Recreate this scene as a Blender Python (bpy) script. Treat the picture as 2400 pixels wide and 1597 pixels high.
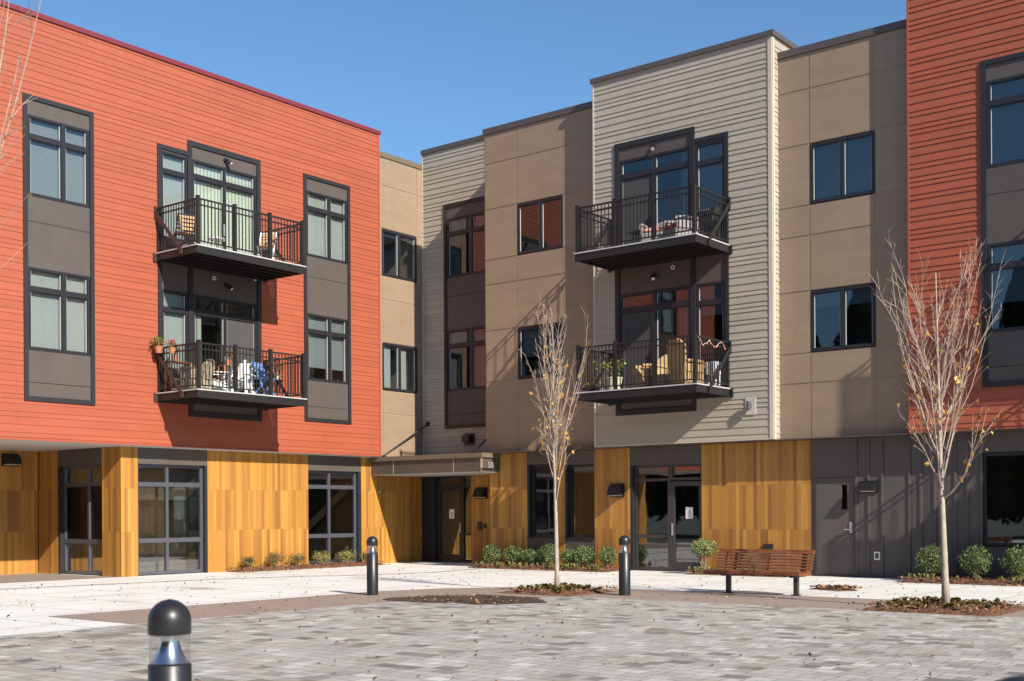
import bpy, math, random
from mathutils import Vector, Matrix
random.seed(7)
PI=math.pi
for o in list(bpy.data.objects): bpy.data.objects.remove(o)
scn=bpy.context.scene
COL=scn.collection

# ------------------------------------------------------------------ camera
YAW=math.atan2(2234,2829); ROLL=0.0057
cd=bpy.data.cameras.new("camera"); cam=bpy.data.objects.new("camera",cd); COL.objects.link(cam)
fw=Vector((-math.sin(YAW),math.cos(YAW),0)); rt=Vector((math.cos(YAW),math.sin(YAW),0)); up=Vector((0,0,1))
c_,s_=math.cos(ROLL),math.sin(ROLL)
cx=rt*c_-up*s_; cy=rt*s_+up*c_; cz=-fw
M=Matrix((cx,cy,cz)).transposed().to_4x4(); M.translation=Vector((0,0,1.5))
cam.matrix_world=M
cd.sensor_width=36; cd.lens=36*2829/2400; cd.shift_y=402.5/2400
cd.dof.use_dof=True; cd.dof.focus_distance=24; cd.dof.aperture_fstop=3.6
cd.clip_start=0.05; cd.clip_end=3000
scn.camera=cam
scn.render.resolution_x=1024; scn.render.resolution_y=681

# ------------------------------------------------------------------ world, sun
SUN=Vector((1,-0.28,0.69)).normalized()
w=bpy.data.worlds.new("World"); scn.world=w; w.use_nodes=True
nt=w.node_tree; nt.nodes.clear()
sky=nt.nodes.new('ShaderNodeTexSky'); sky.sky_type='NISHITA'; sky.sun_disc=False
sky.sun_elevation=math.asin(SUN.z); sky.sun_rotation=math.atan2(SUN.x,SUN.y)
sky.air_density=1.0; sky.dust_density=0.0; sky.ozone_density=3.6; sky.altitude=100
bg=nt.nodes.new('ShaderNodeBackground'); bg.inputs[1].default_value=0.082
wo=nt.nodes.new('ShaderNodeOutputWorld')
mul=nt.nodes.new('ShaderNodeMix'); mul.data_type='RGBA'; mul.blend_type='MULTIPLY'; mul.inputs[0].default_value=1; mul.inputs[7].default_value=(.88,1.09,1.18,1)
nt.links.new(sky.outputs[0],mul.inputs[6]); nt.links.new(mul.outputs[2],bg.inputs[0]); nt.links.new(bg.outputs[0],wo.inputs[0])
sl=bpy.data.lights.new("sun",'SUN'); sl.energy=5.0; sl.angle=math.radians(0.5); sl.color=(1,0.93,0.82)
so=bpy.data.objects.new("sun",sl); COL.objects.link(so)
so.rotation_euler=SUN.to_track_quat('Z','Y').to_euler(); so.location=(30,-10,30)
scn.view_settings.view_transform='Standard'; scn.view_settings.look='None'
scn.view_settings.exposure=0.70; scn.view_settings.gamma=1
scn.render.engine='CYCLES'

# ------------------------------------------------------------------ materials
def newmat(name):
    m=bpy.data.materials.new(name); m.use_nodes=True
    n=m.node_tree; n.nodes.clear()
    out=n.nodes.new('ShaderNodeOutputMaterial'); b=n.nodes.new('ShaderNodeBsdfPrincipled')
    n.links.new(b.outputs[0],out.inputs[0]); return m,n,b
def N(n,t,**k):
    x=n.nodes.new(t)
    for a,v in k.items(): setattr(x,a,v)
    return x
def L(n,a,b): n.links.new(a,b)
def coords(n,scale=(1,1,1),kind='Object'):
    tc=N(n,'ShaderNodeTexCoord'); mp=N(n,'ShaderNodeMapping'); mp.inputs['Scale'].default_value=scale
    L(n,tc.outputs[kind],mp.inputs[0]); return mp.outputs[0]
def geo(n,scale=(1,1,1)):
    g=N(n,'ShaderNodeNewGeometry'); mp=N(n,'ShaderNodeMapping'); mp.inputs['Scale'].default_value=scale
    L(n,g.outputs['Position'],mp.inputs[0]); return mp.outputs[0]
def ramp(n,src,stops):
    r=N(n,'ShaderNodeValToRGB'); cr=r.color_ramp
    while len(cr.elements)>len(stops): cr.elements.remove(cr.elements[-1])
    while len(cr.elements)<len(stops): cr.elements.new(0.5)
    for e,(p,c) in zip(cr.elements,stops):
        e.position=p; e.color=(c if len(c)==4 else (*c,1)) if hasattr(c,'__len__') else (c,c,c,1)
    L(n,src,r.inputs[0]); return r.outputs[0]
def noise(n,vec,scale,detail=3,rough=.5):
    x=N(n,'ShaderNodeTexNoise'); x.inputs['Scale'].default_value=scale; x.inputs['Detail'].default_value=detail
    x.inputs['Roughness'].default_value=rough; L(n,vec,x.inputs['Vector']); return x.outputs['Fac']
def mix(n,f,a,b,mode='MIX'):
    x=N(n,'ShaderNodeMix',data_type='RGBA',blend_type=mode)
    if isinstance(f,(int,float)): x.inputs[0].default_value=f
    else: L(n,f,x.inputs[0])
    for i,v in ((6,a),(7,b)):
        if isinstance(v,(tuple,list)): x.inputs[i].default_value=(*v[:3],1)
        else: L(n,v,x.inputs[i])
    return x.outputs[2]
def bump(n,b,h,st=.3,dist=.01):
    x=N(n,'ShaderNodeBump'); x.inputs['Strength'].default_value=st; x.inputs['Distance'].default_value=dist
    L(n,h,x.inputs['Height']); L(n,x.outputs[0],b.inputs['Normal'])
def painted(name,col,var=.12,rough=.6,stretch=(1,1,1),metal=0,sc=2.2,bmp=.15):
    m,n,b=newmat(name); v=geo(n,stretch)
    f=noise(n,v,sc,4,.6); f2=noise(n,v,sc*14,3,.6)
    c1=tuple(x*(1-var) for x in col); c2=tuple(min(1,x*(1+var)) for x in col)
    c=mix(n,ramp(n,f,[(.3,0.),(.7,1.)]),c1,c2)
    c=mix(n,ramp(n,f2,[(.35,0.),(.75,.22)]),c,tuple(x*.72 for x in col))
    L(n,c,b.inputs['Base Color']); b.inputs['Roughness'].default_value=rough; b.inputs['Metallic'].default_value=metal
    bump(n,b,f2,bmp,.003); return m
def board_tint(m,amt):
    n=m.node_tree; b=[x for x in n.nodes if x.type=='BSDF_PRINCIPLED'][0]; src=b.inputs['Base Color'].links[0].from_socket
    g=n.nodes.new('ShaderNodeNewGeometry'); mr=n.nodes.new('ShaderNodeMapRange'); mr.inputs[3].default_value=1-amt; mr.inputs[4].default_value=1+amt
    n.links.new(g.outputs['Random Per Island'],mr.inputs[0]); v=n.nodes.new('ShaderNodeVectorMath'); v.operation='SCALE'
    n.links.new(src,v.inputs[0]); n.links.new(mr.outputs[0],v.inputs['Scale']); n.links.new(v.outputs[0],b.inputs['Base Color'])
    # faint vertical weather streaks and blotches that belong to the surface
    st=noise(n,geo(n,(5,5,.22)),1.4,5,.65); st2=noise(n,geo(n,(.6,.6,.6)),1.1,3,.5)
    f1=ramp(n,st,[(.48,1.),(.72,.94)]); f2=ramp(n,st2,[(.35,1.02),(.7,.97)])
    old=b.inputs['Base Color'].links[0].from_socket
    n.links.new(mix(n,1.0,mix(n,1.0,old,f1,'MULTIPLY'),f2,'MULTIPLY'),b.inputs['Base Color'])
    return m
RED=painted('red siding paint',(0.33,0.077,0.036),.06,.55,(.25,.25,3.2),sc=3)
REDCOP=painted('crimson coping metal',(0.17,0.025,0.033),.05,.4)
REDTRIM=painted('red trim paint',(0.33,0.07,0.034),.05)
BEIGE=painted('beige siding paint',(0.37,0.32,0.255),.06,.6,(.25,.25,3.2),sc=3)
BEIGETRIM=painted('beige corner trim',(0.5,0.44,0.36),.05)
TAN=painted('tan cement panel',(0.275,0.196,0.13),.08,.55,(.5,.5,2.0),sc=2)
TANTRIM=painted('tan reveal trim',(0.36,0.27,0.185),.05)
COPT=painted('tan coping metal',(0.15,0.115,0.078),.06,.45)
BRN=painted('brown cement panel',(0.08,0.064,0.055),.09,.6,(1.2,1.2,.5),sc=2)
COPB=painted('bronze coping metal',(0.09,0.07,0.06),.06,.4)
TRIM=painted('charcoal window trim',(0.0155,0.0145,0.017),.08,.55)
FRAME=painted('dark bronze window frame',(0.018,0.017,0.02),.08,.42)
STORE=painted('bronze aluminium storefront frame',(0.12,0.125,0.15),.06,.32,metal=.45)
STORED=painted('dark aluminium storefront frame',(0.05,0.045,0.045),.06,.38,metal=.2)
BATT=painted('dark brown board and batten',(0.085,0.07,0.064),.08,.6)
RAIL=painted('dark bronze railing paint',(0.012,0.0105,0.0105),.08,.5)
STEEL=painted('bronze structural steel',(0.011,0.0095,0.0095),.12,.55)
STEELR=painted('red brown structural steel',(0.045,0.025,0.022),.12,.5)
GALV=painted('galvanised grating edge',(0.5,0.49,0.5),.1,.5,metal=.2)
SOFF=painted('pale soffit board',(0.52,0.5,0.47),.04)
WHITE=painted('white paint',(0.75,0.75,0.73),.05,.5)
BLACK=painted('black powder coat',(0.016,0.016,0.018),.1,.38)
ROOM=painted('dim interior plaster',(0.24,0.2,0.165),.15,.9)
ROOF=painted('grey roof membrane',(0.3,0.3,0.3),.1,.9)
ALUM,_n,_b=newmat('polished aluminium'); _b.inputs['Base Color'].default_value=(.75,.76,.78,1); _b.inputs['Metallic'].default_value=1; _b.inputs['Roughness'].default_value=.22
STEELH,_n,_b=newmat('brushed steel'); _b.inputs['Base Color'].default_value=(.6,.6,.6,1); _b.inputs['Metallic'].default_value=.8; _b.inputs['Roughness'].default_value=.3
def glassmat(name,tint=(.86,.9,.88),wav=.006,k1=2.0,k0=.015):
    m=bpy.data.materials.new(name); m.use_nodes=True; n=m.node_tree; n.nodes.clear()
    out=N(n,'ShaderNodeOutputMaterial'); tr=N(n,'ShaderNodeBsdfTransparent'); tr.inputs[0].default_value=(*tint,1)
    gl=N(n,'ShaderNodeBsdfGlossy'); gl.inputs['Roughness'].default_value=.015; gl.inputs[0].default_value=(.95,.98,1,1)
    fr=N(n,'ShaderNodeFresnel'); fr.inputs[0].default_value=1.52
    mt=N(n,'ShaderNodeMath',operation='MULTIPLY_ADD'); mt.inputs[1].default_value=k1; mt.inputs[2].default_value=k0; mt.use_clamp=True
    L(n,fr.outputs[0],mt.inputs[0])
    mx=N(n,'ShaderNodeMixShader'); L(n,mt.outputs[0],mx.inputs[0]); L(n,tr.outputs[0],mx.inputs[1]); L(n,gl.outputs[0],mx.inputs[2])
    v=geo(n); f=noise(n,v,1.6,1); bp=N(n,'ShaderNodeBump'); bp.inputs['Strength'].default_value=wav; bp.inputs['Distance'].default_value=.15
    L(n,f,bp.inputs['Height']); L(n,bp.outputs[0],gl.inputs['Normal'])
    L(n,mx.outputs[0],out.inputs[0]); return m
GLASS=glassmat('window glass',(.8,.85,.83))
GLASSR=glassmat('blue reflective glass',(.5,.58,.64))
GLASSD=glassmat('tinted storefront glass',(.72,.74,.72),.009,2.8,.075)
def blindmat(name,col,vertical=False,period=.034):
    m,n,b=newmat(name); g=N(n,'ShaderNodeNewGeometry'); sp=N(n,'ShaderNodeSeparateXYZ'); L(n,g.outputs['Position'],sp.inputs[0])
    if vertical:
        ad=N(n,'ShaderNodeMath',operation='ADD'); L(n,sp.outputs[0],ad.inputs[0]); L(n,sp.outputs[1],ad.inputs[1]); src=ad.outputs[0]
    else: src=sp.outputs[2]
    dv=N(n,'ShaderNodeMath',operation='DIVIDE'); dv.inputs[1].default_value=period; L(n,src,dv.inputs[0])
    fr=N(n,'ShaderNodeMath',operation='FRACT'); L(n,dv.outputs[0],fr.inputs[0])
    c=ramp(n,fr.outputs[0],[(0,tuple(x*.3 for x in col)),(.2,tuple(x*.75 for x in col)),(.45,col),(.85,col),(1,tuple(x*.5 for x in col))])
    L(n,c,b.inputs['Base Color']); b.inputs['Roughness'].default_value=.6; return m
BEAD=painted('pale glazing bead',(.42,.43,.43),.05)
BLIND=blindmat('white venetian blind',(.42,.44,.44))
BLINDG=blindmat('grey venetian blind',(.25,.27,.29),period=.045)
BLINDV=blindmat('white vertical blind',(.6,.63,.55),True,.11)
CURT=blindmat('pale curtain',(.38,.4,.36),True,.16)
board_tint(RED,.05); board_tint(BEIGE,.04); board_tint(TAN,.035)
# cedar boards: per board colour stored on the faces
CEDAR,n,b=newmat('cedar boards')
at=N(n,'ShaderNodeAttribute'); at.attribute_name='Col'
v=geo(n,(16,16,.55)); f=noise(n,v,3.2,5,.65); v2=geo(n,(60,60,1.2)); f2=noise(n,v2,3,3)
c=mix(n,ramp(n,f,[(.3,.0),(.75,.36)]),at.outputs['Color'],(.15,.06,.02))
c=mix(n,ramp(n,f2,[(.4,0.),(.8,.2)]),c,(.4,.2,.06)); L(n,c,b.inputs['Base Color']); b.inputs['Roughness'].default_value=.5; bump(n,b,f,.2,.004)
IPE,n,b=newmat('oiled hardwood slats')
v=coords(n,(1.2,14,14)); f=noise(n,v,3,5,.6); c=ramp(n,f,[(.25,(.075,.022,.010)),(.5,(.2,.065,.025)),(.8,(.36,.15,.06))]); L(n,c,b.inputs['Base Color']); b.inputs['Roughness'].default_value=.42; bump(n,b,f,.3,.004)
def wood(name,a,bc):
    m,n,b=newmat(name); v=coords(n,(8,8,1)); f=noise(n,v,5,4); L(n,ramp(n,f,[(.3,a),(.7,bc)]),b.inputs['Base Color']); b.inputs['Roughness'].default_value=.5; return m
TEAK=wood('light teak',(.42,.24,.11),(.62,.4,.2)); RUST=wood('terracotta stained wood',(.3,.1,.04),(.45,.17,.07))
def wicker(name,col):
    m,n,b=newmat(name); v=coords(n,(1,1,1)); w1=N(n,'ShaderNodeTexChecker'); w1.inputs['Scale'].default_value=55; L(n,v,w1.inputs[0])
    w1.inputs[1].default_value=(*col,1); w1.inputs[2].default_value=(*[x*.45 for x in col],1)
    L(n,w1.outputs[0],b.inputs['Base Color']); bump(n,b,w1.outputs['Fac'],.5,.006); b.inputs['Roughness'].default_value=.6; return m
WICK=wicker('honey wicker',(.55,.36,.17)); WICKG=wicker('grey wicker',(.33,.3,.28))
CUSH=painted('coral cushion cloth',(.65,.27,.18),.1,.9); REDC=painted('dark red cushion cloth',(.35,.05,.04),.1,.9)
BLUE=painted('sky blue chair paint',(.16,.3,.62),.06,.45)
FLW=painted('magenta petals',(.55,.02,.09),.2); 
# ground
def stains(n,v,sc,lo,hi):
    return ramp(n,noise(n,v,sc,5,.62),[(lo,0.),(hi,1.)])
PAV,n,b=newmat('grey concrete pavers')
v=geo(n); br=N(n,'ShaderNodeTexBrick'); L(n,v,br.inputs['Vector'])
br.inputs['Scale'].default_value=1; br.inputs['Brick Width'].default_value=.26; br.inputs['Row Height'].default_value=.21
br.inputs['Mortar Size'].default_value=.006; br.inputs['Mortar Smooth'].default_value=.3; br.offset=.37; br.squash=.62; br.squash_frequency=3
br.inputs['Color1'].default_value=(0,0,0,1); br.inputs['Color2'].default_value=(1,1,1,1); br.inputs['Mortar'].default_value=(.5,.5,.5,1)
br.inputs['Bias'].default_value=0
base=ramp(n,br.outputs[0],[(0,(.10,.097,.086)),(.07,(.17,.166,.148)),(.13,(.31,.303,.275)),(.5,(.375,.367,.335)),(.86,(.43,.422,.388)),(1,(.58,.572,.53))])
g2=noise(n,v,38,4,.7); base=mix(n,ramp(n,g2,[(.3,0.),(.8,.42)]),base,(.24,.235,.22))
st=stains(n,geo(n,(1,1,1)),.5,.535,.66); st2=ramp(n,br.outputs[0],[(.0,1.),(.35,.8),(.5,.0)])
mm=N(n,'ShaderNodeMath',operation='MULTIPLY'); L(n,st,mm.inputs[0]); L(n,st2,mm.inputs[1])
base=mix(n,mm.outputs[0],base,(.075,.068,.062))
big=noise(n,v,.5,3); base=mix(n,ramp(n,big,[(.4,0.),(.7,.25)]),base,(.33,.3,.26))
wm=noise(n,v,1.9,4,.6); base=mix(n,ramp(n,wm,[(.45,0.),(.75,.5)]),base,(.34,.285,.215))
base=mix(n,br.outputs['Fac'],base,(.12,.105,.085)); L(n,base,b.inputs['Base Color']); b.inputs['Roughness'].default_value=.72
inv=N(n,'ShaderNodeMath',operation='SUBTRACT'); inv.inputs[0].default_value=1; L(n,br.outputs['Fac'],inv.inputs[1])
ad=N(n,'ShaderNodeMath',operation='MULTIPLY_ADD'); L(n,g2,ad.inputs[0]); ad.inputs[1].default_value=.5; L(n,inv.outputs[0],ad.inputs[2]); bump(n,b,ad.outputs[0],.9,.01)
BPV,n,b=newmat('red brown brick pavers')
v=geo(n); br=N(n,'ShaderNodeTexBrick'); L(n,v,br.inputs['Vector'])
br.inputs['Scale'].default_value=1; br.inputs['Brick Width'].default_value=.2; br.inputs['Row Height'].default_value=.1
br.inputs['Mortar Size'].default_value=.004; br.inputs['Color1'].default_value=(.32,.225,.185,1); br.inputs['Color2'].default_value=(.25,.195,.165,1); br.inputs['Mortar'].default_value=(.09,.075,.065,1)
big=noise(n,v,.9,4); c=mix(n,ramp(n,big,[(.35,0.),(.7,.55)]),br.outputs[0],(.26,.225,.19)); L(n,c,b.inputs['Base Color']); b.inputs['Roughness'].default_value=.75
bump(n,b,noise(n,v,40,3),.3,.004)
CON,n,b=newmat('white concrete')
v=geo(n); br=N(n,'ShaderNodeTexBrick'); L(n,v,br.inputs['Vector']); br.offset=0
br.inputs['Scale'].default_value=1; br.inputs['Brick Width'].default_value=1.52; br.inputs['Row Height'].default_value=1.52; br.inputs['Mortar Size'].default_value=.013
big=noise(n,v,.7,5,.6); c=mix(n,ramp(n,big,[(.35,0.),(.65,1.)]),(.65,.64,.61),(.57,.56,.53))
sp=noise(n,geo(n,(1.3,.8,1)),4.2,4,.7); c=mix(n,ramp(n,sp,[(.60,0.),(.70,.55)]),c,(.24,.2,.16))
wt=noise(n,geo(n,(.9,.35,1)),.5,5,.7); c=mix(n,ramp(n,wt,[(.57,0.),(.68,.42)]),c,(.28,.24,.19))
for (sx,sy,rx,ry) in ((-20.0,15.2,1.5,.7),(-18.2,12.2,1.1,.35)):
    g_=N(n,'ShaderNodeNewGeometry'); mp=N(n,'ShaderNodeMapping'); mp.vector_type='POINT'; mp.inputs['Location'].default_value=(-sx/rx,-sy/ry,0); mp.inputs['Scale'].default_value=(1/rx,1/ry,0)
    L(n,g_.outputs['Position'],mp.inputs[0]); ln=N(n,'ShaderNodeVectorMath',operation='LENGTH'); L(n,mp.outputs[0],ln.inputs[0])
    nn=N(n,'ShaderNodeMath',operation='MULTIPLY_ADD'); L(n,noise(n,v,2.2,4),nn.inputs[0]); nn.inputs[1].default_value=.9; L(n,ln.outputs['Value'],nn.inputs[2])
    c=mix(n,ramp(n,nn.outputs[0],[(.6,.62),(.95,0.)] if sx<-19 else [(.6,.3),(.95,0.)]),c,(.2,.2,.14))
c=mix(n,br.outputs['Fac'],c,(.2,.185,.165)); L(n,c,b.inputs['Base Color']); b.inputs['Roughness'].default_value=.85; bump(n,b,noise(n,v,60,3),.15,.003)
MULCH,n,b=newmat('bark mulch'); v=coords(n); f=noise(n,v,26,5,.8)
L(n,ramp(n,f,[(.3,(.03,.014,.008)),(.5,(.14,.062,.03)),(.62,(.24,.11,.05)),(.8,(.33,.2,.1))]),b.inputs['Base Color']); bump(n,b,f,1,.03); b.inputs['Roughness'].default_value=.9
CHIP,n,b=newmat('bark chips'); oi=N(n,'ShaderNodeNewGeometry'); L(n,ramp(n,oi.outputs['Random Per Island'],[(0,(.05,.02,.01)),(.4,(.19,.085,.04)),(.75,(.3,.15,.07)),(1,(.4,.25,.12))]),b.inputs['Base Color']); b.inputs['Roughness'].default_value=.85
DLEAF,n,b=newmat('fallen autumn leaves'); oi=N(n,'ShaderNodeNewGeometry'); L(n,ramp(n,oi.outputs['Random Per Island'],[(0,(.03,.018,.012)),(.45,(.08,.04,.02)),(.7,(.18,.08,.03)),(.9,(.35,.15,.05)),(1,(.5,.3,.08))]),b.inputs['Base Color']); b.inputs['Roughness'].default_value=.7
WET,n,b=newmat('dark damp leaf litter'); v=geo(n); f=noise(n,v,9,5,.75)
L(n,ramp(n,f,[(.3,(.035,.028,.022)),(.6,(.075,.055,.04)),(.8,(.17,.1,.05))]),b.inputs['Base Color']); b.inputs['Roughness'].default_value=.55; bump(n,b,f,.5,.01)
GROUND=painted('distant ground',(.09,.085,.07),.2,.9)
def leafmat(name,stops,trans=.25):
    m,n,b=newmat(name); g=N(n,'ShaderNodeNewGeometry'); c=ramp(n,g.outputs['Random Per Island'],stops); L(n,c,b.inputs['Base Color']); b.inputs['Roughness'].default_value=.45
    tl=N(n,'ShaderNodeBsdfTranslucent'); L(n,c,tl.inputs[0]); mx=N(n,'ShaderNodeMixShader'); mx.inputs[0].default_value=trans
    out=[x for x in n.nodes if x.type=='OUTPUT_MATERIAL'][0]; L(n,b.outputs[0],mx.inputs[1]); L(n,tl.outputs[0],mx.inputs[2]); L(n,mx.outputs[0],out.inputs[0]); return m
LGREEN=leafmat('holly green leaves',[(0,(.035,.06,.02)),(.5,(.09,.15,.04)),(.8,(.2,.27,.08)),(1,(.36,.42,.17))])
LYEL=leafmat('yellow green leaves',[(0,(.12,.13,.03)),(.5,(.27,.26,.07)),(1,(.45,.4,.13))])
LOLIVE=leafmat('olive bronze leaves',[(0,(.05,.045,.015)),(.5,(.14,.12,.035)),(1,(.3,.24,.07))])
LGOLD=leafmat('golden autumn leaves',[(0,(.3,.12,.02)),(.5,(.5,.28,.03)),(1,(.6,.4,.07))])
LBRIGHT=leafmat('fresh yellow green leaves',[(0,(.07,.1,.03)),(.5,(.19,.25,.07)),(1,(.4,.45,.17))])
LSTRAP=leafmat('strappy leaves',[(0,(.12,.15,.04)),(.6,(.24,.27,.08)),(1,(.4,.36,.14))])
LLIME=leafmat('lime leaves',[(0,(.2,.3,.05)),(1,(.5,.6,.15))])
BARK,n,b=newmat('smooth grey bark'); v=coords(n,(9,9,2)); f=noise(n,v,4,4,.7)
L(n,ramp(n,f,[(.25,(.2,.155,.12)),(.55,(.38,.32,.26)),(.8,(.5,.44,.37))]),b.inputs['Base Color']); bump(n,b,f,.5,.01); b.inputs['Roughness'].default_value=.8
TWIG=painted('pinkish twig bark',(.37,.28,.22),.25,.8)
STEM=painted('brown stems',(.28,.18,.11),.1,.8)

# ------------------------------------------------------------------ mesh helpers
ORG={}
class MB:
    def __init__(s): s.v=[]; s.f=[]; s.c=[]; s.col=None
    def face(s,pts):
        i=len(s.v); s.v+= [tuple(p) for p in pts]; s.f.append(tuple(range(i,i+len(pts)))); s.c.append(s.col)
    def add(s,vs,fs):
        i=len(s.v); s.v+=[tuple(p) for p in vs]; s.f+=[tuple(i+j for j in f) for f in fs]; s.c+=[s.col]*len(fs)
    def box(s,x0,x1,y0,y1,z0,z1):
        x0,x1=sorted((x0,x1)); y0,y1=sorted((y0,y1)); z0,z1=sorted((z0,z1))
        s.add([(x0,y0,z0),(x1,y0,z0),(x1,y1,z0),(x0,y1,z0),(x0,y0,z1),(x1,y0,z1),(x1,y1,z1),(x0,y1,z1)],
              [(0,3,2,1),(4,5,6,7),(0,1,5,4),(1,2,6,5),(2,3,7,6),(3,0,4,7)])
    def rbox(s,x0,x1,y0,y1,z0,z1,r=.01):
        # box with chamfered edges along x,y,z (simple cage of 24 verts)
        x0,x1=sorted((x0,x1)); y0,y1=sorted((y0,y1)); z0,z1=sorted((z0,z1)); r=min(r,(x1-x0)/2.1,(y1-y0)/2.1,(z1-z0)/2.1)
        vs=[];idx={}
        for i,X in enumerate((x0,x1)):
            for j,Y in enumerate((y0,y1)):
                for k,Z in enumerate((z0,z1)):
                    sx=r if i==0 else -r; sy=r if j==0 else -r; sz=r if k==0 else -r
                    idx[i,j,k]=(len(vs),len(vs)+1,len(vs)+2)
                    vs+=[(X,Y+sy,Z+sz),(X+sx,Y,Z+sz),(X+sx,Y+sy,Z)]
        fs=[]
        for i in (0,1):
            q=[idx[i,0,0][0],idx[i,1,0][0],idx[i,1,1][0],idx[i,0,1][0]]; fs.append(q if i else q[::-1])
            q=[idx[0,i,0][1],idx[1,i,0][1],idx[1,i,1][1],idx[0,i,1][1]]; fs.append(q if not i else q[::-1])
            q=[idx[0,0,i][2],idx[1,0,i][2],idx[1,1,i][2],idx[0,1,i][2]]; fs.append(q if i else q[::-1])
        for a in (0,1):
            for b in (0,1):
                q=[idx[0,a,b][1],idx[1,a,b][1],idx[1,a,b][2],idx[0,a,b][2]]; fs.append(q)
                q=[idx[a,0,b][0],idx[a,1,b][0],idx[a,1,b][2],idx[a,0,b][2]]; fs.append(q)
                q=[idx[a,b,0][0],idx[a,b,1][0],idx[a,b,1][1],idx[a,b,0][1]]; fs.append(q)
                for k in (0,1): pass
        for k,t in idx.items(): fs.append(t)
        s.add(vs,fs)
    def tube(s,pts,rad,n=6,cap=True):
        pts=[Vector(p) for p in pts]
        if not hasattr(rad,'__len__'): rad=[rad]*len(pts)
        base=len(s.v); ref=Vector((0,0,1)); rings=0
        for i,p in enumerate(pts):
            d=(pts[min(i+1,len(pts)-1)]-pts[max(i-1,0)]); 
            if d.length<1e-9: d=Vector((0,0,1))
            d.normalize(); a=d.cross(ref if abs(d.z)<.9 else Vector((1,0,0))).normalized(); b=d.cross(a)
            for k in range(n):
                t=2*PI*k/n; s.v.append(tuple(p+(a*math.cos(t)+b*math.sin(t))*rad[i]))
        for i in range(len(pts)-1):
            for k in range(n):
                k2=(k+1)%n; s.f.append((base+i*n+k,base+i*n+k2,base+(i+1)*n+k2,base+(i+1)*n+k)); s.c.append(s.col)
        if cap:
            s.f.append(tuple(base+k for k in range(n))[::-1]); s.f.append(tuple(base+(len(pts)-1)*n+k for k in range(n))); s.c+=[s.col]*2
    def beam(s,a,b,w,h=None):
        h=h or w; a=Vector(a); b=Vector(b); d=(b-a).normalized(); sd=d.cross(Vector((0,0,1)))
        if sd.length<1e-4: sd=Vector((1,0,0))
        sd.normalize(); u=sd.cross(d); sd=sd*w/2; u=u*h/2
        vs=[a-sd-u,a+sd-u,a+sd+u,a-sd+u,b-sd-u,b+sd-u,b+sd+u,b-sd+u]
        s.add(vs,[(0,1,2,3),(7,6,5,4),(0,4,5,1),(1,5,6,2),(2,6,7,3),(3,7,4,0)])
    def lathe(s,prof,cx=0,cy=0,n=32,capb=False,capt=False):
        base=len(s.v)
        for r,z in prof:
            for k in range(n):
                t=2*PI*k/n; s.v.append((cx+r*math.cos(t),cy+r*math.sin(t),z))
        for i in range(len(prof)-1):
            for k in range(n):
                k2=(k+1)%n; s.f.append((base+i*n+k,base+i*n+k2,base+(i+1)*n+k2,base+(i+1)*n+k)); s.c.append(s.col)
        if capb: s.f.append(tuple(base+k for k in range(n))[::-1]); s.c.append(s.col)
        if capt: s.f.append(tuple(base+(len(prof)-1)*n+k for k in range(n))); s.c.append(s.col)
    def leaf(s,p,size,nrm=None,asp=.55):
        n_=Vector(nrm) if nrm is not None else Vector((random.gauss(0,1),random.gauss(0,1),random.gauss(0,1)))
        if n_.length<.01: n_=Vector((0,0,1))
        n_.normalize(); a=n_.orthogonal().normalized(); a.rotate(Matrix.Rotation(random.uniform(0,2*PI),3,n_)); b=n_.cross(a)
        p=Vector(p); l=size; w_=size*asp; k=n_*size*.12
        s.face([p-a*l*.5,p-a*l*.1+b*w_*.5+k,p+a*l*.5,p-a*l*.1-b*w_*.5+k])
    def build(s,name,mat,parent=None,smooth=False,world=True):
        me=bpy.data.meshes.new(name); org=Vector(ORG.get(parent.name,(0,0,0))) if parent else Vector((0,0,0))
        if parent is None or not world: org=Vector((0,0,0))
        me.from_pydata([(x-org.x,y-org.y,z-org.z) for x,y,z in s.v],[],s.f); me.materials.append(mat)
        if any(c is not None for c in s.c):
            ca=me.color_attributes.new('Col','FLOAT_COLOR','CORNER'); i=0
            for fi,f in enumerate(s.f):
                for _ in f: ca.data[i].color=(*(s.c[fi] or (1,1,1)),1); i+=1
        if smooth:
            for p in me.polygons: p.use_smooth=True
        me.update(); o=bpy.data.objects.new(name,me); COL.objects.link(o)
        if parent: o.parent=parent; ORG[o.name]=ORG.get(parent.name,(0,0,0))
        return o
def tag(o,label=None,cat=None,group=None,kind=None):
    if label: o['label']=label
    if cat: o['category']=cat
    if group: o['group']=group
    if kind: o['kind']=kind
    return o
def thing(name,label,cat,loc=(0,0,0),rz=0,group=None,world=True):
    o=bpy.data.objects.new(name,None); COL.objects.link(o); o.location=loc; o.rotation_euler=(0,0,rz); o.empty_display_size=.2
    ORG[o.name]=tuple(loc) if world else (0,0,0)
    tag(o,label,cat,group); return o
def dup(root,loc,rz,label):
    def cp(o,par):
        c=o.copy(); COL.objects.link(c); c.parent=par
        for k in [x for x in bpy.data.objects if x.parent==o]: cp(k,c)
        return c
    r=cp(root,None); r.location=loc; r.rotation_euler=(0,0,rz); r['label']=label; return r

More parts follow.
